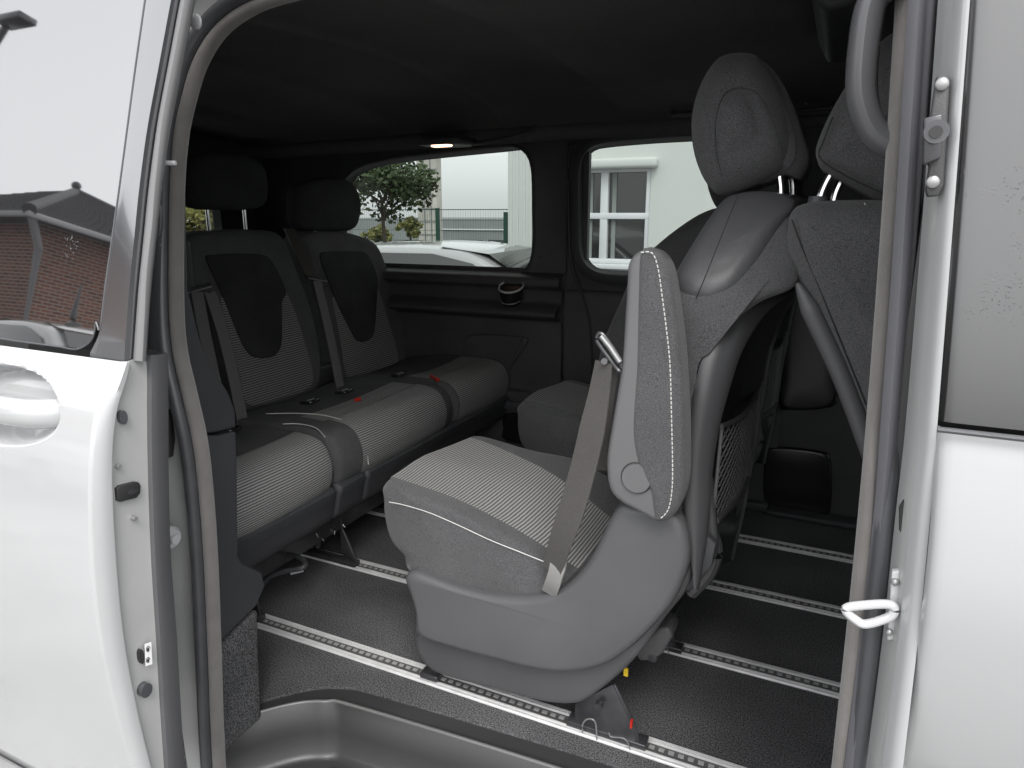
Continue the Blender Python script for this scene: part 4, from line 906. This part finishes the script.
b = B(); b.strap([P(289, 229, X=-1.80), P(300, 252, X=-1.72), P(313, 280, X=-1.62)], .04, (.1, 1, .2)); b.obj('upper_strap', 'webbing', [o for o in COL.objects if o.name.startswith('seat_belt')][-1])

# ================================================================== FRONT SEAT
fs = thing('front_seat', 'grey fabric front passenger seat seen from behind at the right, beside the door pillar', 'seat', (.1, 1.2, 0))
fo = PP([(787, 232), (791, 212), (806, 203), (850, 200), (900, 203), (935, 230), (950, 330), (950, 520), (900, 500), (872, 448), (852, 402), (832, 352), (808, 300), (795, 275), (788, 252)], Y=1.12)
b = B(); pillow(b, [(p.x, p.z) for p in fo], 1.08, 1.50, .05, n=120, crown=6, seg=8, puff=.01, round_pts=3); fb = b.obj('backrest', 'fabric', fs, angle=70)
b = B(); ed = cat(PP([(797, 283), (806, 301), (820, 330), (838, 368), (854, 408), (868, 446), (885, 490)], Y=1.10), 6)
b.tube(ed, [.003+.011*min(1, i/8) for i in range(len(ed))], 12, flat=1.0)
b.obj('edge_trim', 'plastic', fb)
b = B(); b.tube(cat(PP([(792, 220), (803, 250), (818, 285), (832, 320), (848, 360), (866, 405)], Y=1.088), 6), .0011, 5); b.obj('seam', 'thread_dark', fb)
stitches('stitching', cat(PP([(864, 203), (872, 212), (885, 226)], Y=1.105), 4), fb, r=.0008, dash=.004, gap=.0005, n=60)
fh = PP([(898, 28), (870, 50), (848, 80), (828, 115), (815.5, 146), (817, 160), (822, 168), (849, 184), (889, 205), (915, 205), (940, 120), (930, 40)], Y=1.14)
b = B(); pillow(b, [(p.x, p.z) for p in fh], 1.12, 1.36, .045, n=110, crown=6, seg=8, puff=.01); fhd = b.obj('headrest', 'fabric', fs, angle=70)
b = B(); b.tube(cat(PP([(833, 117), (824, 140), (820, 158), (846, 176), (890, 197)], Y=1.122), 6), .0011, 5); b.obj('seam', 'thread_dark', fhd)
for px_, yy_ in ((822, 1.2), (836, 1.24)):
    b = B(); p = P(px_, 192, Y=yy_); b.tube(cat([p+Vector((-.003, 0, -.03)), p, p+Vector((.012, 0, .03)), p+Vector((.03, 0, .05))], 4), .0062, 10); b.obj('headrest_post', 'chrome', fhd)
b = B(); c = P(818, 199, Y=1.2); b.tube([c+Vector((0, 0, -.01)), c+Vector((0, 0, .004))], [.016, .014], 12); b.obj('post_collar', 'plastic', fhd)
b = B(); b.box((.16, 1.1, .2), (.6, 1.5, .42)); b.box((.2, 1.15, .0), (.6, 1.45, .2)); b.obj('seat_base', 'plastic_dark', fs, bevel=.03)
b = B(); v_ = PP([(812, -20), (818, 8), (826, 17), (842, 15), (860, 5), (862, -25)], Y=1.35); pillow(b, [(p.x, p.z) for p in v_], 1.3, 1.75, .012, n=50, crown=2); b.obj('sun_visor', 'plastic_trim', van)

# ================================================================== OUTSIDE
G = -.55
GL = G-.75          # the yard beyond the fence lies lower
b = B(); b.loft([[(-160, y, z), (160, y, z)] for y, z in ((-160, G), (12.6, G), (15, GL), (160, GL))], closed=False, caps=False); tag(b.obj('ground', 'ground_paving', None, smooth=False), kind='structure')
# white rendered building seen through the far windows
wb = thing('white_building', 'white rendered building with a framed window, close beyond the far side of the van', 'building', (-1, 8, G))
x0 = P(508, 200, Y=8).x
wx0, wx1 = P(590, 200, Y=8).x-.35, P(650, 200, Y=8).x; wz0, wz1 = P(620, 264, Y=8).z, P(620, 167, Y=8).z
b = B()
for a_, c_ in (((x0, 8, G), (wx0, 8.3, 6)), ((wx1, 8, G), (9, 8.3, 6)), ((wx0, 8, G), (wx1, 8.3, wz0)), ((wx0, 8, wz1), (wx1, 8.3, 6))): b.box(a_, c_)
b.box((x0, 8.301, G), (x0+.3, 14, 6)); b.obj('wall', 'render_wall', wb, smooth=False)
b = B()
for k in range(9): b.box((x0+.03+k*.09, 7.985, G), (x0+.06+k*.09, 8.001, 6))
b.obj('panel_ribs', 'render_wall', wb, smooth=False)
b = B(); fr = .055
b.box((wx0, 8.02, wz0), (wx1, 8.10, wz0+fr)); b.box((wx0, 8.02, wz1-fr), (wx1, 8.10, wz1)); b.box((wx1-fr, 8.021, wz0), (wx1, 8.10, wz1)); b.box((wx0, 8.021, wz0), (wx0+fr, 8.10, wz1))
mx_ = P(603, 200, Y=8).x; zt = P(620, 216, Y=8).z
b.box((mx_-.04, 8.022, wz0), (mx_+.05, 8.10, wz1)); b.box((wx0, 8.018, zt-.035), (wx1, 8.10, zt+.035)); b.box((wx0-.05, 7.95, wz0-.06), (wx1+.05, 8.02, wz0-.005))
wn = b.obj('window', 'window_frame', wb, bevel=.006)
b = B(); b.box((wx0-.1, 7.86, wz1-.02), (wx1+.08, 8.02, wz1+.09)); b.obj('shutter_box', 'render_wall', wb, bevel=.03)
b = B(); b.box((wx0, 8.09, wz0), (wx1, 8.092, wz1)); b.obj('pane', 'window_glass', wn, smooth=False)
b = B()
for x_ in (mx_+.09, mx_-.20): b.box((x_, 8.075, wz0+.05), (x_+.05, 8.088, zt+.5))
b.obj('curtain', 'curtain', wn)
# grey commercial hall, gridded tower, fence, tree, bushes, cars beyond the rear side window
def spanbox(b, x0, x1, y0, y1, Y, d, mi=0):
    a_, c_ = P((x0+x1)/2, y1, Y=Y), P((x0+x1)/2, y0, Y=Y); b.box((P(x0, 214, Y=Y).x, Y, a_.z), (P(x1, 214, Y=Y).x, Y+d, c_.z), mi)
hall = thing('commercial_hall', 'long pale grey commercial hall with dark openings far beyond the fence', 'building', (-20, 40, GL))
b = B(); a_, c_ = P(436, 262, Y=40), P(512, 219, Y=40); b.box((a_.x-14, 40, GL), (c_.x+10, 60, c_.z)); b.obj('wall', 'wall_grey', hall, smooth=False)
for x_a, x_b in ((457, 482), (488, 505)):
    b = B(); spanbox(b, x_a, x_b, 240, 256, 39.95, .1); wnd = b.obj('window', 'window_glass', hall, smooth=False)
    b = B(); [spanbox(b, x_a, x_b, y_, y_+.8, 39.9, .05) for y_ in (243, 247, 251)]; b.obj('frame', 'window_frame', wnd, smooth=False)
b = B(); spanbox(b, 436, 512, 229, 230, 39.9, .1); b.obj('fascia', 'window_frame', hall, smooth=False)
tw = thing('tower_block', 'tall beige tower with a square grid of panels, rising behind the tree', 'tower', (-19, 30, G))
b = B(); spanbox(b, 418, 437, 60, 262, 30, .5); b.obj('wall', 'concrete', tw, smooth=False)
b = B()
for y_ in range(65, 262, 13): spanbox(b, 418, 437, y_, y_+.7, 29.95, .06)
for x_ in (424, 430.5): spanbox(b, x_, x_+.5, 60, 262, 29.93, .06)
b.obj('panel_joints', 'wall_grey', tw, smooth=False)
fence = thing('mesh_fence', 'dark green wire mesh fence with square posts, between the van and the hall', 'fence', (-6, 12, G))
for px_ in (320, 436.5, 507-2, 560):
    b = B(); c = P(px_, 208 if px_ < 450 else 212, Y=12); b.box((c.x-.035, 12, G), (c.x+.035, 12.06, c.z)); b.obj('post', 'green_metal', fence, smooth=False)
b = B(); zt_ = P(437, 209, Y=12).z
for k in range(12): b.box((-11, 12.06, zt_-.02-k*.2), (0, 12.068, zt_-.02-k*.2+.007+(.008 if k % 4 == 0 else 0)))
b.obj('wires', 'green_metal', fence, smooth=False)
b = B()
for k in range(200): b.box((-11+k*.055, 12.069, G), (-11+k*.055+.003, 12.072, zt_))
tag(b.obj('wires', 'green_metal', fence, smooth=False), kind='stuff')
def tree(name, label, base, h, cz, rr, leafm, n, lsize, group=None, seed=1, trunk=.06):
    random.seed(seed); t = thing(name, label, 'tree' if 'tree' in name else 'bush', tuple(base), group); bx, by, bz = base
    b = B(); b.tube([(bx, by, bz), (bx+.02, by, bz+h*.5), (bx-.03, by, bz+h)], [trunk, trunk*.8, trunk*.35], 10)
    for k in range(9):
        a_ = random.random()*6.28; z_ = bz+h*(.78+.2*random.random()); L_ = rr[0]*random.uniform(.5, .9)
        b.tube([(bx, by, z_), (bx+math.cos(a_)*L_*.5, by+math.sin(a_)*L_*.5, z_+L_*.35), (bx+math.cos(a_)*L_, by+math.sin(a_)*L_, z_+L_*.5)], [trunk*.4, trunk*.25, trunk*.1], 6)
    b.obj('trunk', 'bark', t)
    b = B(); cl = []
    for k in range(38):
        v = Vector((random.gauss(0, 1), random.gauss(0, 1), random.gauss(0, 1))).normalized()*random.random()**.45
        cl.append((Vector((bx+v.x*rr[0], by+v.y*rr[0], cz+v.z*rr[1])), random.uniform(.18, .34)*rr[0]))
    for k in range(n):
        c, r_ = random.choice(cl); d = Vector((random.gauss(0, 1), random.gauss(0, 1), random.gauss(0, 1))).normalized()*r_*random.random()**.4; p = c+d
        u = Vector((random.gauss(0, 1), random.gauss(0, 1), random.gauss(0, .6))).normalized(); v = u.cross(Vector((random.gauss(0, 1), random.gauss(0, 1), random.gauss(0, 1)))).normalized(); s_ = lsize*random.uniform(.6, 1.2)
        b.add([p-u*s_, p+v*s_*.55, p+u*s_, p-v*s_*.55], [(0, 1, 2, 3)])
    b.obj('crown', leafm, t, smooth=False); return t
c = P(384, 236, Y=9.5); tree('street_tree', 'small round crowned tree with dark green leaves behind the rear side window', (c.x, 9.5, G), P(383, 195, Y=9.5).z-G, P(385, 179, Y=9.5).z, (1.05, .46), 'leaf', 4300, .052, seed=4, trunk=.05)
c = P(410, 225, Y=24); tree('bush', 'yellow green bush left of the gridded tower', (c.x, 24, GL), 2.1, P(410, 228, Y=24).z, (.5, .42), 'leaf_yellow', 2300, .08, seed=6)
c = P(378, 232, Y=22); tree('bush', 'low green bush at the foot of the tree beyond the fence', (c.x, 22, GL), 1.6, P(378, 236, Y=22).z, (.55, .3), 'leaf_yellow', 1800, .09, seed=9)
tb = P(205, 205, X=-7); tree('autumn_tree', 'yellow and green autumn tree seen through the tailgate window', (-8.5, tb.y*1.2, G), 2.2, 1.2, (1.5, 1.3), 'leaf_yellow', 16000, .04, seed=12)
tree('autumn_tree', 'dark green tree standing beside the yellow one behind the van', (-10.5, tb.y*1.45+1.4, G), 2.4, 1.2, (1.4, 1.5), 'leaf', 7000, .08, seed=15)
# cars: lofted body with windows, pillars and wheels
def car(label, loc, rz, L_, W_, H_, van_=False):
    t = thing('parked_car', label, 'car', loc, 'cars parked around the van'); ca, sa = math.cos(rz), math.sin(rz)
    def w3(x, y, z): return Vector((loc[0]+x*ca-y*sa, loc[1]+x*sa+y*ca, loc[2]+z))
    if van_: pf = [(-.5, .28), (-.5, .75), (-.47, .97), (-.42, 1.0), (.25, 1.0), (.33, .95), (.42, .62), (.49, .5), (.5, .25)]; gl_ = [(.1, .62), (.12, .9), (.28, .9), (.38, .62)]
    else: pf = [(-.5, .3), (-.495, .55), (-.46, .66), (-.38, .72), (-.28, .94), (-.15, 1.0), (.05, 1.0), (.16, .93), (.28, .68), (.42, .6), (.49, .5), (.5, .28)]; gl_ = [(-.33, .69), (-.25, .91), (-.12, .95), (.05, .95), (.14, .89), (.245, .68)]
    pf = cat([Vector((a_*L_, 0, c_*H_)) for a_, c_ in pf], 5)
    rows = []
    for v in (-1, -.97, -.9, -.75, 0, .75, .9, .97, 1):
        rows.append([])
        for p in pf:
            zf = p.z/H_; tum = 1-.16*max(0, (zf-.6)/.4); drop = .03*H_*max(0, abs(v)-.7)/.3*(1 if zf > .5 else 0)
            rows[-1].append(w3(p.x, v*W_/2*tum, p.z-drop-(.03 if abs(v) == 1 else 0)*(1 if zf > .5 else 0)))
    b = B(); b.loft([r_+[w3(.49*L_, v*W_/2, .18*H_), w3(-.49*L_, v*W_/2, .18*H_)] for r_, v in zip(rows, (-1, -.97, -.9, -.75, 0, .75, .9, .97, 1))]); body = b.obj('body', 'paint_white', t, angle=50)
    for sg in (-1, 1):
        b = B(); pts = [w3(a_*L_, sg*(W_/2*(1-.16*max(0, (c_-.6)/.4))+.006), c_*H_) for a_, c_ in gl_]; b.prism(pts, w3(0, -sg*.01, 0)-w3(0, 0, 0)); b.obj('window', 'car_glass', t, bevel=.004)
    wsA = [(.05, .985), (.16, .94), (.275, .70)] if not van_ else [(.26, .99), (.34, .93), (.415, .64)]
    for st_ in ([wsA, [(-.15, .99), (-.28, .93), (-.375, .74)]] if not van_ else [wsA]):
        q = [w3(a_*L_+.012*(1 if a_ > 0 else -1), v*W_*.40*(1-.1*max(0, (c_-.6)/.4)), c_*H_+.012) for a_, c_ in st_ for v in (-1, 1)]
        b = B(); b.add(q, [(0, 1, 3, 2), (2, 3, 5, 4)]); b.obj('windscreen', 'car_glass', t, smooth=False)
    for x_ in (-.31, .33):
        for sg in (-1, 1):
            b = B(); b.tube([w3(x_*L_, sg*(W_/2-.2), .32), w3(x_*L_, sg*(W_/2+.01), .32)], .32, 20, up=Vector((0, 0, 1))); wh = b.obj('wheel', 'tyre', t)
            b = B(); b.tube([w3(x_*L_, sg*(W_/2+.0), .32), w3(x_*L_, sg*(W_/2+.02), .32)], .2, 16); b.obj('rim', 'silver', wh)
    return t, w3
c = P(415, 245, Y=5.2); car('silver white car whose rounded roof shows close below the rear side window', (c.x-.15, 6.0, G), R(6), 4.3, 1.8, c.z-G-.01)
c = P(500, 240, Y=16); car('white panel van with a dark windscreen parked beyond the fence', (c.x+2.1, 17, GL), R(180), 4.6, 1.9, c.z-GL+.02, True)
c = P(450, 247, Y=20); car('small white car parked in front of the grey hall', (c.x-.3, 21, GL), R(0), 4.2, 1.75, c.z-GL+.02)
c = P(468, 246, Y=24); car('white car parked far away in front of the grey hall, right of the smaller one', (c.x+1.2, 25, GL), R(180), 4.4, 1.8, c.z-GL, False)
# brick house and a car behind the photographer: they are mirrored in the door glass
hs_ = thing('brick_house', 'brown brick house with a tiled hip roof, mirrored in the sliding door glass', 'house', (-13, -7, G))
hx1, hy1, hx0, hy0, ez_ = -11.3, -5.3, -16.5, -9.6, 2.98
br = mat('brick', (.20, .085, .055), .9); n = br.node_tree.nodes; l = br.node_tree.links
bt = n.new('ShaderNodeTexBrick'); bt.inputs['Color1'].default_value = (.17, .062, .036, 1); bt.inputs['Color2'].default_value = (.09, .034, .022, 1); bt.inputs['Mortar'].default_value = (.20, .18, .16, 1); bt.inputs['Scale'].default_value = 1; bt.inputs['Brick Width'].default_value = .17; bt.inputs['Row Height'].default_value = .056; bt.inputs['Mortar Size'].default_value = .008
uvn = n.new('ShaderNodeUVMap'); l.new(uvn.outputs[0], bt.inputs['Vector']); l.new(bt.outputs['Color'], n['Principled BSDF'].inputs['Base Color'])
b = B(); cs = [(hx1, hy1), (hx0, hy1), (hx0, hy0), (hx1, hy0)]
for i in range(4):
    a_, c_ = cs[i], cs[(i+1) % 4]; d = math.dist(a_, c_)
    b.add([(a_[0], a_[1], G), (c_[0], c_[1], G), (c_[0], c_[1], ez_), (a_[0], a_[1], ez_)], [(0, 1, 2, 3)], 0, [[(0, 0), (d, 0), (d, ez_-G), (0, ez_-G)]])
b.obj('wall', 'brick', hs_, smooth=False)
b = B(); e_ = .45; ap = ((hx0+hx1)/2, (hy0+hy1)/2, 4.35); o4 = [(hx1+e_, hy1+e_), (hx0-e_, hy1+e_), (hx0-e_, hy0-e_), (hx1+e_, hy0-e_)]
ridge = [Vector((hx1-2.85, (hy0+hy1)/2, 4.15)), Vector((hx0+1.5, (hy0+hy1)/2, 4.15))]
def roofquad(a_, c_, r1_, r2_):
    a_, c_ = Vector((*a_, ez_-.1)), Vector((*c_, ez_-.1)); N_ = 16
    for k in range(N_):
        t0_, t1_ = k/N_, (k+1)/N_; w_ = Vector((0, 0, .09))
        N2 = 30
        for q in range(N2):
            e0, e1_ = (q+.5*(k % 2))/N2, (q+.5*(k % 2)+.86)/N2; e1_ = min(e1_, 1.0)
            A0, A1 = a_.lerp(r1_, t0_).lerp(c_.lerp(r2_, t0_), e0)+w_, a_.lerp(r1_, t0_).lerp(c_.lerp(r2_, t0_), e1_)+w_; B1, B0 = a_.lerp(r1_, t1_).lerp(c_.lerp(r2_, t1_), e1_), a_.lerp(r1_, t1_).lerp(c_.lerp(r2_, t1_), e0)
            up_ = Vector((0, 0, .03)); b.add([A0+up_, A1+up_, B1+up_, B0+up_, A0, A1, B1, B0], [(0, 1, 2, 3), (0, 4, 5, 1), (1, 5, 6, 2), (3, 2, 6, 7), (0, 3, 7, 4)])
        b.add([a_.lerp(r1_, t0_)+w_*.2, c_.lerp(r2_, t0_)+w_*.2, c_.lerp(r2_, t1_), a_.lerp(r1_, t1_)], [(0, 1, 2, 3)]); b.add([a_.lerp(r1_, t0_), c_.lerp(r2_, t0_), c_.lerp(r2_, t0_)+w_, a_.lerp(r1_, t0_)+w_], [(0, 1, 2, 3)])
roofquad(o4[0], o4[1], ridge[0], ridge[1]); roofquad(o4[1], o4[2], ridge[1], ridge[1]); roofquad(o4[2], o4[3], ridge[1], ridge[0]); roofquad(o4[3], o4[0], ridge[0], ridge[0])
b.add([(*q, ez_-.1) for q in o4], [(0, 1, 2, 3)]); rfh = b.obj('roof', 'roof_tile', hs_, smooth=False)
b = B(); b.tube([Vector((*o4[0], ez_-.04)), ridge[0]+Vector((0, 0, .06))], .10, 8); b.tube([Vector((*o4[3], ez_-.04)), ridge[0]+Vector((0, 0, .06))], .10, 8); b.sphere(ridge[0]+Vector((0, 0, .2)), .09, 6); b.obj('ridge_tile', 'roof_tile', rfh)
b = B(); b.tube([Vector((*q, ez_-.1)) for q in o4], .05, 8, closed=True); b.obj('gutter', 'gutter', hs_)
b = B(); b.tube([(hx1+.35, hy1+.35, ez_-.1), (hx1+.08, hy1+.02, ez_-.5), (hx1+.08, hy1+.02, G)], .06, 10); b.obj('drainpipe', 'gutter', hs_)
tcar, w3 = car('silver car with a roof antenna behind the photographer, mirrored low in the door glass', (-7.6, -4.0, G), R(10), 4.9, 1.85, 1.20-G)
b = B(); c = Vector((-6.35, -2.9, 1.15)); b.tube([c, c+Vector((-.02, 0, .06)), c+Vector((.02, 0, .38))], [.07, .03, .006], 8); b.obj('antenna', 'rubber', tcar)
# street lamp mirrored in the top of the door glass
sl_ = thing('street_lamp', 'dark flat headed street lamp mirrored in the top corner of the door glass', 'street lamp', (-11.8, -4.6, G))
b = B(); b.tube([(-12.4, -4.6, G), (-12.4, -4.6, 4.95), (-11.1, -4.25, 5.42)], .05, 10); b.obj('pole', 'steel', sl_)
b = B(); b.box((-11.15, -4.35, 5.4), (-10.55, -4.1, 5.5)); b.obj('lamp_head', 'steel', sl_, bevel=.02)
